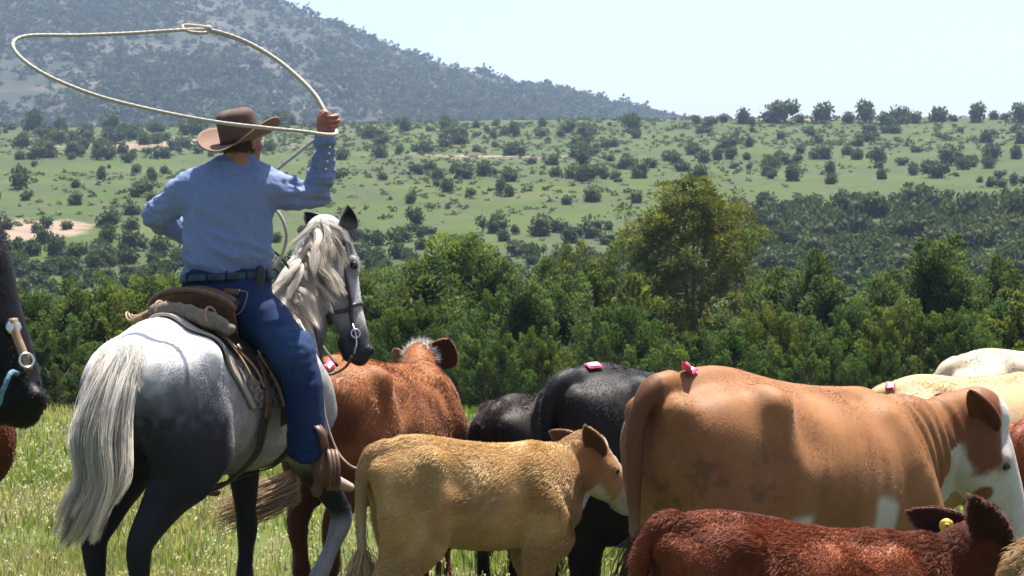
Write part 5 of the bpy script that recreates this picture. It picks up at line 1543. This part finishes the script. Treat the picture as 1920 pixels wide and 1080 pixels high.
# stirrup round the right boot (and the one on the far side)
def stirrup(c, fwd):
    f = nrm(fwd); w = nrm(np.cross(f, (0, 0, 1))); mb = MB(); a = np.linspace(0, 2 * math.pi, 28)
    p = c + w * (.072 * np.cos(a))[:, None] + np.array((0, 0, 1)) * (np.where(np.sin(a) > 0, .115 * np.sin(a), .055 * np.sin(a)))[:, None]
    for k in (-1, 0, 1):
        V, Q, T = tube(p + f * .018 * k, .012, 6, False); mb.add(V, Q, T)
    return mb
stw = P(622, 893, 9.72)
m_ = stirrup(GF.loc(stw), GF.vec((.95, .25, -.1))); m_.build('stirrup', MAT_LEATHER, sad)
m_ = stirrup(np.array((.14, .42, .72)), (1, 0, 0)); m_.build('stirrup', MAT_TANLEATHER, sad)
p = spline([wrap(.12, -100, .05), GF.loc(P(596, 800, 9.70)), GF.loc(P(612, 845, 9.71))], 6); t = nrm(np.gradient(p, axis=0))
wv = np.broadcast_to(GF.vec((.75, .6, 0)), p.shape); mb = MB(); sheet(mb, np.stack([p - wv * .022, p + wv * .022], 1), .008); mb.build('stirrup_leather', MAT_LEATHER, sad)

# bridles
def bridle(A, fr, label, mat, width=.017, nose=True):
    r = fr.root('bridle'); tag(r, label, 'bridle'); hp, s = A['hp'], A['sol']
    for q in (-1, 1):
        mb = MB(); strap(mb, s, [hp(.0, .05 * q, -.0), hp(.10, .10 * q, -.02), hp(.22, .10 * q, -.06), hp(.34, .08 * q, -.075), hp(.47, .07 * q, -.085)], width); mb.build('cheek_strap', mat, r)
        mb = MB(); strap(mb, s, [hp(.03, .06 * q, -.01), hp(.10, .10 * q, -.10), hp(.15, .06 * q, -.19), hp(.15, .0, -.21)], width * .7); mb.build('throat_latch', mat, r)
        if not nose: continue
        a = np.linspace(0, 2 * math.pi, 20); c, n = s.snap(hp(.48, .07 * q, -.085), .016)
        u = nrm(np.cross(n, A['F'])); w = np.cross(n, u); mb = MB()
        V, Q, T = tube(c + .022 * (np.cos(a)[:, None] * u + np.sin(a)[:, None] * w), .005, 6, False); mb.add(V, Q, T)
        V, Q, T = tube([c - A['F'] * .05, c, c + A['F'] * .05 - A['U'] * .01, c + A['F'] * .10 - A['U'] * .04], .005, 6); mb.add(V, Q, T)
        mb.build('bit', MAT_STEEL, r)
    mb = MB(); strap(mb, s, [hp(.06, -.09, .0), hp(.07, -.05, .05), hp(.075, 0, .06), hp(.07, .05, .05), hp(.06, .09, .0)], width); mb.build('browband', mat, r)
    mb = MB()
    if nose: strap(mb, s, [hp(.37, .05, -.14), hp(.36, .075, -.08), hp(.35, .05, .0), hp(.35, 0, .03), hp(.35, -.05, .0), hp(.36, -.075, -.08), hp(.37, -.05, -.14), hp(.37, 0, -.16), hp(.37, .05, -.14)], width * 1.1); nose and mb.build('noseband', mat, r)
    c, n = s.snap(hp(.10, -.11, -.035), .010); V, F_ = sphere((0, 0, 0), .013); V = V - n * (V @ n)[:, None] * .6 + c; mesh_obj('concho', V, None, F_, MAT_STEEL, r)
    return r
BR = bridle(GREY, GF, 'dark leather bridle with reins on the head of the grey horse', MAT_DARKLEATHER, .018)
def rope_obj(name, pts, rad, mat, parent, n=10, seg=8):
    V, Q, T = tube(spline(pts, n), rad, seg); mb = MB(); mb.add(V, Q, T); return mb.build(name, mat, parent)
bit_r = GREY['hp'](.58, -.075, -.14)
rope_obj('rein', [bit_r, GF.px(645, 690, 10.5), GF.px(610, 700, 10.45), GF.px(598, 650, 10.45), GF.px(575, 560, 10.5), GF.px(540, 500, 10.5), GF.px(505, 468, 10.45), GF.px(440, 470, 10.5)], .007, MAT_DARKLEATHER, BR)
rope_obj('rein', [GREY['hp'](.58, .075, -.14), GF.px(600, 640, 11.0), GF.px(560, 560, 10.9), GF.px(500, 490, 10.7), GF.px(440, 470, 10.5)], .007, MAT_DARKLEATHER, BR)
BB = bridle(BLK, BF, 'worn brown leather bridle with silver buckle on the black horse head', MAT_DARKLEATHER, .02, False)
q_, n_ = hit(BLK['sol'], BF, 22, 616, 4, 6)
if q_ is not None:
    V, F_ = sphere((0, 0, 0), .020); V = V - n_ * (V @ n_)[:, None] * .7 + q_ + n_ * .012; mesh_obj('silver_concho', V, None, F_, MAT_STEEL, BB)
    pts = [hit(BLK['sol'], BF, x, y, 4, 6)[0] for x, y in ((20, 600), (26, 630), (36, 655), (44, 680), (50, 696))]
    pts = [p for p in pts if p is not None]
    if len(pts) > 2:
        mb = MB(); strap(mb, BLK['sol'], pts, .020, .012, .008); mb.build('buckled_strap', MAT_TANLEATHER, BB)
        a = np.linspace(0, 2 * math.pi, 20); c = pts[-2] + n_ * .02; u = nrm(np.cross(n_, (0, 0, 1))); w = np.cross(n_, u); mb = MB()
        V, Q, T = tube(c + .017 * (np.cos(a)[:, None] * u + np.sin(a)[:, None] * w) - w * 0, .0032, 6, False); mb.add(V, Q, T); mb.build('bit_ring', MAT_STEEL, BB)
        rope_obj('turquoise_rein', [c - np.array((.02, 0, .03)), BF.px(20, 700, 4.86), BF.px(4, 735, 4.84), BF.px(-15, 765, 4.84), BF.px(-120, 760, 4.75), BF.px(-320, 600, 4.7)], .006, MAT_TURQ, BB)
print('horses', round(time.time() - T0, 1))
# ================================================================ THE RIDER
MAT_SKIN = coat_mat('skin', .5, .4, .12, 90, .15, 200)
MAT_SHIRT = coat_mat('blue_shirt_cloth', .8, .2, .10, 70, .25, 160)
MAT_JEANS = coat_mat('denim', .85, .15, .22, 120, .35, 420)
MAT_FELT = coat_mat('hat_felt', .8, .2, .12, 60, .15, 200)
rider = empty('person', tuple(P(425, 560, 10.02))); tag(rider, 'rider in blue shirt, jeans and brown hat swinging a lasso on the grey horse', 'person')
ro = np.array(rider.location)
def rl(p): return np.asarray(p, float) - ro
FD = nrm((.52, .85, -.05)); RT = nrm((.85, -.52, 0)); UP = np.array((0, 0, 1.0))
hc = P(453, 262, 9.98)
# body: head with face, neck, trunk, arms, legs in one skin
B = Solid(P(230, 200, 10.0) - (.0, .45, .85 - .02), P(690, 180, 10.0) + (.05, .75, .12), .009)
B.lo = np.array((-1.98, 9.45, .62)); B = Solid((-1.98, 9.45, .62), (-.66, 10.85, 2.68), .0095)
def bc(pts, rad, k=.03, side=(1, 0, 0), **kw): B.chain(pts, rad, k, side, **kw)
bc([P(425, 560, 10.02), P(428, 470, 10.0), P(432, 380, 10.0), P(437, 340, 10.0)], [(.16, .10), (.165, .10), (.185, .11), (.14, .08)])
bc([P(440, 340, 10.0), P(447, 305, 9.99), hc + (0, 0, -.05)], [(.075, .075), (.062, .065), (.06, .065)])
bc([P(470, 340, 10.0), P(505, 348, 10.0), P(555, 372, 10.05), P(596, 367, 10.1)], [.05, .05, .04, .03]); bc([P(596, 367, 10.1), P(606, 310, 10.06), P(611, 255, 10.03)], [.03, .03, .026])
bc([P(385, 340, 10.0), P(350, 350, 10.02), P(312, 390, 10.05), P(293, 404, 10.12)], [.05, .05, .04, .03]); bc([P(293, 404, 10.12), P(335, 430, 10.35), P(420, 470, 10.5)], [.03, .03, .028])
bc([P(445, 565, 9.97), P(505, 608, 9.86), P(556, 664, 9.8)], [.09, .08, .06]); bc([P(556, 664, 9.8), P(574, 760, 9.78), P(590, 860, 9.76)], [.06, .055, .04])
bc([P(400, 565, 10.1), P(375, 615, 10.42), P(385, 680, 10.55)], [.09, .08, .06]); bc([P(385, 680, 10.55), P(370, 790, 10.5), P(366, 870, 10.5)], [.06, .055, .04])
# left hand closed on the reins
bc([P(420, 470, 10.5), P(440, 470, 10.53)], [.04, .035], .02)
V1, Q1 = B.mesh(1)
# head on a finer grid
Hs = Solid(hc - .17, hc + .17, .0045)
Hs.chain([hc - FD * .03 + UP * .02, hc + FD * .025 + UP * .025], [(.069, .078), (.068, .080)], .03, RT)
Hs.chain([hc + FD * .03 - UP * .02, hc + FD * .055 - UP * .075, hc + FD * .07 - UP * .105], [(.064, .07), (.052, .05), (.032, .026)], .03, RT)
Hs.chain([hc - FD * .02 - UP * .06, hc - FD * .01 - UP * .165], [(.058, .062), (.06, .065)], .03, RT)
Hs.chain([hc + FD * .098 + UP * .005, hc + FD * .118 - UP * .035], [.010, .016], .014, RT)
for q in (1, -1):
    Hs.chain([hc + FD * .085 + RT * .033 * q + UP * .006], [.017], .012, carve=True)
    Hs.chain([hc + FD * .085 + RT * .03 * q + UP * .024, hc + FD * .075 + RT * .055 * q + UP * .02], [.010, .008], .012)
    Hs.chain([hc + FD * .06 + RT * .052 * q - UP * .03], [.02], .02)
    Hs.chain([hc - FD * .012 + RT * .078 * q + UP * .005, hc - FD * .008 + RT * .078 * q - UP * .035], [(.010, .022), (.008, .014)], .006, RT)
    Hs.chain([hc - FD * .002 + RT * .092 * q - UP * .008], [.009], .006, carve=True)
Hs.chain([hc + FD * .098 - UP * .065, hc + FD * .094 - UP * .08], [(.026, .009), (.024, .009)], .008, RT)
Hs.chain([hc + FD * .106 - UP * .0725], [(.022, .0035)], .004, RT, carve=True)
V2, Q2 = Hs.mesh(2)
# right hand: palm, four curled fingers, thumb
wr = P(611, 258, 10.03)
Ha = Solid(wr - (.08, .1, .04), wr + (.12, .1, .16), .0032)
pc_ = P(610, 235, 10.03)
Ha.chain([wr, P(611, 246, 10.03)], [(.024, .026), (.028, .03)], .012)
Ha.chain([P(608, 246, 10.035), P(607, 228, 10.035), P(608, 216, 10.035)], [(.026, .034), (.026, .036), (.02, .028)], .014)
kn = []
for i, (dz, ln) in enumerate(((.040, .95), (.018, 1.05), (-.004, 1.0), (-.024, .82))):
    b0 = pc_ + np.array((.012, .030, dz)); b1 = pc_ + np.array((.048 * ln, .026, dz + .006)); b2 = pc_ + np.array((.058 * ln, -.006, dz + .004)); b3 = pc_ + np.array((.034, -.030, dz - .002)); b4 = pc_ + np.array((.016, -.026, dz - .002))
    Ha.chain([b0, b1, b2, b3, b4], [.011, .0105, .0098, .009, .0078], .005, n=5)
    Ha.chain([b1], [.0118], .005)
Ha.chain([P(600, 246, 10.01), P(599, 230, 10.0), P(604, 217, 9.99), P(611, 211, 9.99)], [.014, .012, .0105, .009], .008)
V3, Q3 = Ha.mesh(1)
Vb = np.concatenate([V1, V2, V3]); Qb = np.concatenate([Q1, Q2 + len(V1), Q3 + len(V1) + len(V2)])
skin = np.broadcast_to(np.array((.30, .135, .088)), Vb.shape).copy(); skin = two(skin, (.24, .088, .058), fbm(Vb * 40, 2, 3) * .7)
body_ = mesh_obj('body', rl(Vb), Qb, None, MAT_SKIN, rider, True, skin)
g = np.random.default_rng(15); n = 1400     # short hair under the hat
k = (((V2 - hc) @ FD) < .015) & (((V2 - hc) @ UP) > -.055) & (np.abs((V2 - hc) @ RT) < .074 ) & (((V2 - hc) @ UP) < .0)
idx = np.nonzero(k)[0][g.integers(0, k.sum(), n)]; nn = vnormals(V2, Q2)[idx]; st = rl(V2[idx])
pts = np.stack([st, st + nn * .006 - UP * .006, st + nn * .008 - UP * .016], 1) + g.normal(0, .001, (n, 3, 3))
hair('hair', pts, np.broadcast_to(np.array((.0008, .0008, .0003)), (n, 3)), np.array((.07, .05, .04)) * g.uniform(.6, 1.5, (n, 1)), MAT_FUR, rider)
for q in (1, -1):
    V, F_ = sphere(hc + FD * .074 + RT * .033 * q + UP * .006, .013); mesh_obj('eye', rl(V), None, F_, MAT_EYE, rider)

# shirt
S_ = Solid((-1.98, 9.62, 1.62), (-.80, 10.75, 2.50), .0085)
sc = lambda pts, rad, k=.05, side=(1, 0, 0), **kw: S_.chain(pts, rad, k, side, **kw)
sc([P(424, 535, 10.02), P(425, 500, 10.0), P(427, 440, 9.99), P(432, 375, 9.99), P(438, 335, 10.0)], [(.17, .11), (.212, .135), (.208, .14), (.208, .145), (.165, .095)], .05)
sc([P(395, 345, 10.0), P(438, 322, 10.0), P(485, 342, 10.0)], [.07, .07, .075], .06)
sc([P(440, 325, 10.0), P(447, 305, 9.985), P(449, 299, 9.98)], [(.088, .082), (.075, .076), (.072, .072)], .03)
sc([P(470, 345, 10.0), P(503, 352, 10.0), P(552, 366, 10.06), P(592, 362, 10.1)], [.075, .085, .072, .064], .05)
sc([P(592, 362, 10.1), P(604, 318, 10.06), P(610, 268, 10.03), P(611, 262, 10.03)], [.066, .057, .042, .043], .03)
sc([P(398, 345, 10.0), P(352, 355, 10.02), P(316, 388, 10.06), P(297, 400, 10.12)], [.075, .083, .075, .070], .05)
sc([P(297, 400, 10.12), P(330, 425, 10.32), P(410, 466, 10.5)], [.068, .06, .045], .03)
S_.chain([P(611, 246, 10.03)], [.036], .006, carve=True)
V, Q = S_.mesh(2); N = vnormals(V, Q)
el = P(592, 362, 10.1); el2 = P(297, 400, 10.12); arm = sstep(.32, .08, np.linalg.norm(V - P(596, 320, 10.08), axis=1)); arm2 = sstep(.30, .06, np.linalg.norm(V - el2, axis=1))
w1 = fbm(np.stack([V[:, 0] * 9, V[:, 1] * 9, V[:, 2] * 30], 1), 3, 31) - .5            # folds across the sleeve
w2 = fbm(np.stack([V[:, 0] * 20 + V[:, 2] * 10, V[:, 1] * 12, V[:, 2] * 7 - V[:, 0] * 6], 1), 3, 33) - .5
low = sstep(2.02, 1.80, V[:, 2])
ridge = 1 - np.abs(2 * fbm(np.stack([V[:, 0] * 7 + V[:, 2] * 5, V[:, 1] * 7, V[:, 2] * 11 + V[:, 0] * 4], 1), 2, 35) - 1)
V = V + N * (w1 * .07 * arm + w1 * .055 * arm2 + w2 * .030 + (ridge - .7) * .034 * (.4 + low))[:, None]
shc = np.broadcast_to(np.array((.135, .185, .33)), V.shape).copy(); shc = two(shc, (.16, .21, .36), fbm(V * 8, 2, 9))
seam = np.exp(-((V[:, 2] - (2.245 + .05 * np.abs(V[:, 0] + 1.32))) / .004) ** 2) * (np.abs(V[:, 0] + 1.33) < .17) * (V[:, 1] < 10.0)
shc = two(shc, (.07, .10, .2), seam * .6)
mesh_obj('shirt', rl(V), Q, None, MAT_SHIRT, rider, True, shc)
# cuff snaps on the right sleeve
for (px, py) in ((617, 276), (616, 288), (615, 262), (612, 303), (609, 318)):
    q, g_ = S_.snap(P(px + 4, py, 9.985)[None], .003); V, F_ = sphere(q[0], .0055); mesh_obj('shirt_snap', rl(V), None, F_, MAT_WHITE, rider)

# jeans
J = Solid((-1.75, 9.45, .72), (-.80, 10.85, 1.84), .009)
jc = lambda pts, rad, k=.05, side=(1, 0, 0), **kw: J.chain(pts, rad, k, side, **kw)
jc([P(425, 527, 10.0), P(425, 560, 10.0), P(425, 580, 10.0)], [(.213, .143), (.207, .146), (.19, .14)], .05)
J.chain([P(425, 478, 10.0) - (.3, 0, 0), P(425, 478, 10.0) + (.3, 0, 0)], [.10, .10], .01, carve=True)
jc([P(442, 562, 9.97), P(500, 606, 9.86), P(550, 662, 9.80)], [.132, .118, .097], .05)
jc([P(550, 660, 9.80), P(569, 730, 9.78), P(574, 800, 9.77), P(576, 868, 9.76)], [.097, .090, .088, .090], .04)
jc([P(402, 562, 10.08), P(372, 612, 10.42), P(384, 675, 10.55)], [.132, .118, .097], .05)
jc([P(384, 675, 10.55), P(372, 780, 10.5), P(368, 850, 10.5)], [.097, .088, .09], .04)
J.chain([P(576, 912, 9.76) - (.2, 0, 0), P(590, 902, 9.76) + (.2, 0, 0)], [.125, .125], .01, carve=True)
V, Q = J.mesh(2); N = vnormals(V, Q)
kn_ = sstep(.3, .05, np.linalg.norm(V - P(550, 660, 9.8), axis=1)); an = sstep(.30, .0, np.linalg.norm(V - P(578, 860, 9.76), axis=1)); hp_ = sstep(.28, .05, np.linalg.norm(V - P(450, 560, 9.9), axis=1))
w1 = fbm(np.stack([V[:, 0] * 10 + V[:, 2] * 9, V[:, 1] * 9, V[:, 2] * 24 - V[:, 0] * 10], 1), 3, 41) - .5
w2 = fbm(np.stack([V[:, 0] * 22, V[:, 1] * 14, V[:, 2] * 5], 1), 3, 43) - .5
V = V + N * (w1 * .034 * np.clip(kn_ + an + .6 * hp_, 0, 1) + w2 * .012)[:, None]
jcol = np.broadcast_to(np.array((.009, .022, .068)), V.shape).copy()
fade = np.clip(sstep(.22, .03, np.linalg.norm(V - P(540, 640, 9.72), axis=1)) * .8 + .4 * (fbm(V * 12, 3, 4) - .4), 0, 1)
jcol = two(jcol, (.028, .060, .14), fade)
hemm = sstep(.012, .0, V[:, 2] - (V[:, 2][np.linalg.norm(V - P(576, 870, 9.76), axis=1) < .12].min() if (np.linalg.norm(V - P(576, 870, 9.76), axis=1) < .12).any() else 0)) 
jcol = two(jcol, (.05, .075, .13), hemm)
jeans = mesh_obj('jeans', rl(V), Q, None, MAT_JEANS, rider, True, jcol)
MAT_STITCH = plain_mat('pocket_stitch', (.35, .22, .08), .7, .2, 0, .1, 50, 0)
def on_jeans(pts, off=.004): return J.snap(np.array([P(px, py, 9.80) for px, py in pts]), off, 30)
for pk in ([(362, 548), (366, 580), (382, 592), (400, 582), (402, 546), (362, 548)], [(428, 546), (430, 578), (446, 590), (462, 580), (462, 544), (428, 546)]):
    q, g_ = on_jeans(pk, .012); q = spline(q, 5); q, g_ = J.snap(q, .010); V, Q, T = tube(q, .0022, 5); mb = MB(); mb.add(V, Q, T); mb.build('pocket_seam', MAT_STITCH, rider)
q, g_ = J.snap(np.array([[P(x, y, 9.8) for x in (417, 427, 437, 447)] for y in (538, 545, 553)]).reshape(-1, 3), .014, 30)
mb = MB(); sheet(mb, q.reshape(3, 4, 3), .004, None, g_.reshape(3, 4, 3)); mb.build('leather_patch', MAT_LEATHER, rider)
for (px, py) in ((360, 543), (398, 548), (447, 540)):
    q, g_ = J.snap(P(px, py, 9.8)[None], .012, 30); V, F_ = sphere(q[0], .005); mesh_obj('rivet', rl(V), None, F_, MAT_STEEL, rider)
for o in rider.children:
    if o.name.split('.')[0] in ('pocket_seam', 'leather_patch'): o.data.transform(Matrix.Translation(-Vector(ro)))
# belt
a = np.linspace(0, 2 * math.pi, 60)
bc_ = P(426, 519, 10.0); ring = lambda a_, b_: np.stack([a_ * np.cos(a), b_ * np.sin(a), .010 * np.cos(a)], 1)
G = np.stack([bc_ + ring(.222, .152) + (0, 0, z) for z in (-.019, -.006, .006, .019)], 1)
nb_ = np.repeat(nrm(np.stack([np.cos(a) / .222, np.sin(a) / .152, 0 * a], 1))[:, None], 4, 1)
MAT_BELT = coat_mat('tooled_belt', .5, .4, 0)
cbelt = np.broadcast_to(np.array((.012, .018, .03)), (60, 4, 3)).copy(); cbelt[(np.arange(60) % 4 < 2), 1:3] = (.012, .07, .075)
mb = MB(); sheet(mb, G - ro, .006, cbelt, nb_); mb.build('belt', MAT_BELT, rider)
for k in (36, 41, 45, 49, 54):
    c = G[k].mean(0) + nb_[k, 0] * .005; t = nrm(np.cross(nb_[k, 0], UP)); mb = MB()
    Gg = np.stack([[c + t * x + UP * z for x in (-.006, .006)] for z in (-.028, 0, .028)]); sheet(mb, Gg - ro, .003, None, np.broadcast_to(nb_[k, 0], (3, 2, 3))); o = mb.build('belt_loop', MAT_JEANS, rider)
    a_ = o.data.attributes['coat']; a_.data.foreach_set('color', np.tile(np.array((.009, .022, .068, 1), np.float32), len(o.data.vertices)))
# phone case on the belt
hs_ = Solid(P(487, 523, 9.9) - (.08, .08, .1), P(487, 523, 9.9) + (.08, .08, .1), .005)
hs_.chain([P(489, 506, 9.90), P(484, 540, 9.90)], [(.026, .022), (.026, .022)], .01, nrm((.7, -.5, 0)))
V, Q = hs_.mesh(2); mesh_obj('belt_holster', rl(V), Q, None, MAT_BLACKISH, rider)

# hat
hf = nrm((.40, .88, .27)); hl = nrm(np.array((-.91, .41, -.13))); hl = nrm(hl - hf * (hl @ hf)); hu = np.cross(hf, hl)
hb = P(452, 262, 9.98) 
mb = MB(); nr, na = 20, 72
a = np.linspace(0, 2 * math.pi, na, endpoint=False)
ca, sa = np.cos(a), np.sin(a)
def hatpt(x, y, z): return hb + hf * x[..., None] + hl * y[..., None] + hu * z[..., None]
r_ = np.linspace(0, 1, 12)[:, None]
bx = (.106 + (.205 - .106) * r_) * ca; by = (.090 + (.215 - .090) * r_) * sa
curl = np.abs(sa) ** 1.6
bz = curl * (.075 * r_ ** 1.7) - .020 * r_ ** 1.2 * np.abs(ca) ** 3 * np.where(ca > 0, 1.0, .5)
by = by * (1 - .14 * r_ ** 1.5 * curl)
Gb = hatpt(bx, by, bz); Gb = np.concatenate([Gb, Gb[:, :1]], 1)
dn = nrm(np.cross(np.gradient(Gb, axis=0), np.gradient(Gb, axis=1)))
feltc = np.broadcast_to(np.array((.150, .092, .066)), (Gb.shape[0] * Gb.shape[1], 3)).copy()
sheet(mb, Gb - ro, .005, feltc, dn)
hgt = np.linspace(0, 1, 16)[:, None]
prof = np.where(hgt < .45, 1 - .10 * hgt, 1 - .045 - .0 * hgt - (np.clip(hgt - .45, 0, 1) / .55) ** 2.4 * .88)
cx = .107 * prof * ca; cy = .091 * prof * sa
zz = .150 * np.sin(np.clip(hgt * 1.0, 0, 1) * 1.57) ** .9 + 0 * ca
crease = np.exp(-(cy / .022) ** 2) * sstep(.5, 1.0, hgt) * .012; pinch = np.exp(-((cx - .07) / .035) ** 2) * sstep(.35, .9, hgt)
zz = zz - crease * (1 - .3 * (cx < -.05)) + .010 * (-cx / .1) * sstep(.5, 1, hgt); cy = cy * (1 - .28 * pinch)
Gc = hatpt(cx, cy, zz); Gc = np.concatenate([Gc, Gc[:, :1]], 1)
dn = -nrm(np.cross(np.gradient(Gc, axis=0), np.gradient(Gc, axis=1)))
if ((dn * (Gc - hb)).sum(-1).mean()) < 0: dn = -dn
cc = np.broadcast_to(np.array((.085, .052, .042)), (Gc.shape[0] * Gc.shape[1], 3)).copy()
sheet(mb, Gc - ro, .004, cc, dn)
V, F_ = Gc[-1], None
hat = mb.build('hat', MAT_FELT, rider)
Gh = hatpt(.1085 * np.linspace(.995, .972, 3)[:, None] * ca, .0925 * np.linspace(.995, .972, 3)[:, None] * sa, np.linspace(.006, .030, 3)[:, None] + 0 * ca); Gh = np.concatenate([Gh, Gh[:, :1]], 1)
mb = MB(); sheet(mb, Gh - ro, .004, np.broadcast_to(np.array((.05, .032, .026)), (3 * (na + 1), 3)), nrm(Gh - hb)); mb.build('hat_band', MAT_FELT, hat)

# boots
def boot(pts, rads, name='boot'):
    pts = np.asarray(pts); lo, hi = pts.min(0) - .12, pts.max(0) + .12
    s = Solid(lo, hi, .006); s.chain(pts[:3], rads[:3], .03); s.chain(pts[2:], rads[2:], .03)
    hl_ = pts[2] + np.array((-.028, -.01, -.055)); s.chain([hl_, hl_ + (0, 0, -.015)], [(.026, .028), (.024, .026)], .012)
    V, Q = s.mesh(2); t = np.clip(((V - pts[2]) @ nrm(pts[-1] - pts[2])) / np.linalg.norm(pts[-1] - pts[2]), 0, 1)
    c = two((.13, .062, .034), (.30, .26, .22), sstep(.1, .55, t) * .9); c = two(c, (.12, .07, .045), sstep(-.045, -.065, V[:, 2] - pts[2][2] + .02 * t))
    return mesh_obj(name, rl(V), Q, None, MAT_FELT, rider, True, c)
boot([P(588, 800, 9.76), P(596, 860, 9.75), P(606, 893, 9.735), P(630, 904, 9.77), P(656, 914, 9.80)], [.046, .042, .040, (.038, .033), (.03, .022)])
boot([P(372, 800, 10.5), P(368, 850, 10.5), P(372, 900, 10.5), P(390, 915, 10.62), P(405, 922, 10.72)], [.052, .048, .044, (.04, .036), (.03, .024)])

# ================================================================ ROPES
def flat(pts): return np.array([P(*q) for q in pts])
lasso = empty('lasso', tuple(P(612, 232, 10.0))); lo_ = np.array(lasso.location); tag(lasso, 'pale rope lasso swung in a wide loop above the rider hat', 'lasso rope')
def lrope(name, pts, rad): 
    V, Q, T = rope(spline(flat(pts), 14), rad); mb = MB(); mb.add(V - lo_, Q, T); return mb.build(name, MAT_ROPE, lasso)
lrope('loop', [(612, 216, 10.02), (605, 200, 10.05), (590, 176, 10.12), (560, 145, 10.22), (520, 112, 10.34), (470, 82, 10.42), (425, 64, 10.45), (388, 56, 10.45), (345, 56, 10.42), (250, 62, 10.32), (150, 66, 10.18), (70, 66, 10.05), (36, 71, 9.98), (24, 84, 9.92), (34, 103, 9.87),
               (62, 126, 9.82), (110, 152, 9.78), (190, 182, 9.74), (290, 207, 9.70), (400, 228, 9.67), (500, 240, 9.66), (570, 247, 9.70), (606, 252, 9.80), (627, 252, 9.92), (631, 246, 9.99), (625, 238, 10.03)], .0088)
lrope('standing_rope', [(610, 214, 10.06), (602, 200, 10.09), (584, 172, 10.16), (552, 140, 10.26), (512, 109, 10.37), (462, 81, 10.44), (420, 66, 10.46), (390, 58, 10.46)], .0078)
# honda: the small eye the rope runs through, with its knot
lrope('honda', [(390, 60, 10.44), (378, 62, 10.42), (358, 60, 10.42), (344, 54, 10.43), (344, 48, 10.45), (360, 48, 10.46), (380, 50, 10.46), (392, 52, 10.46)], .0085)
V, F_ = sphere(P(390, 54, 10.45), .022, (1, .8, .9)); mesh_obj('knot', V - lo_, None, F_, MAT_ROPE, lasso)
# running end: from the hand down behind the arm to the coil held in the left hand
lrope('running_end', [(612, 228, 10.03), (600, 255, 10.12), (580, 270, 10.2), (545, 298, 10.24), (515, 322, 10.28), (470, 360, 10.30), (450, 400, 10.35), (440, 460, 10.5)], .0075)
lrope('coil', [(440, 462, 10.5), (470, 400, 10.48), (505, 388, 10.42), (526, 405, 10.40), (537, 440, 10.40), (530, 475, 10.42), (512, 500, 10.44), (480, 505, 10.48), (450, 480, 10.5)], .008)
lrope('coil', [(446, 464, 10.53), (472, 415, 10.55), (490, 440, 10.52), (492, 500, 10.48), (504, 545, 10.44), (518, 565, 10.44), (500, 575, 10.46), (470, 540, 10.5), (446, 480, 10.53)], .0075)
lead = empty('lead_rope', tuple(P(600, 700, 9.9))); l0 = np.array(lead.location); tag(lead, 'thin white rope hanging from the saddle in front of the rider knee', 'rope')
V, Q, T = tube(spline(flat([(560, 600, 10.25), (590, 660, 10.05), (603, 730, 9.98), (612, 790, 9.95), (632, 845, 9.93), (655, 872, 9.92), (680, 882, 10.02), (702, 890, 10.08), (716, 930, 10.1)]), 8), .0055, 8)
mb = MB(); mb.add(V - l0, Q, T); mb.build('strand', MAT_ROPE, lead)
print('rider', round(time.time() - T0, 1))
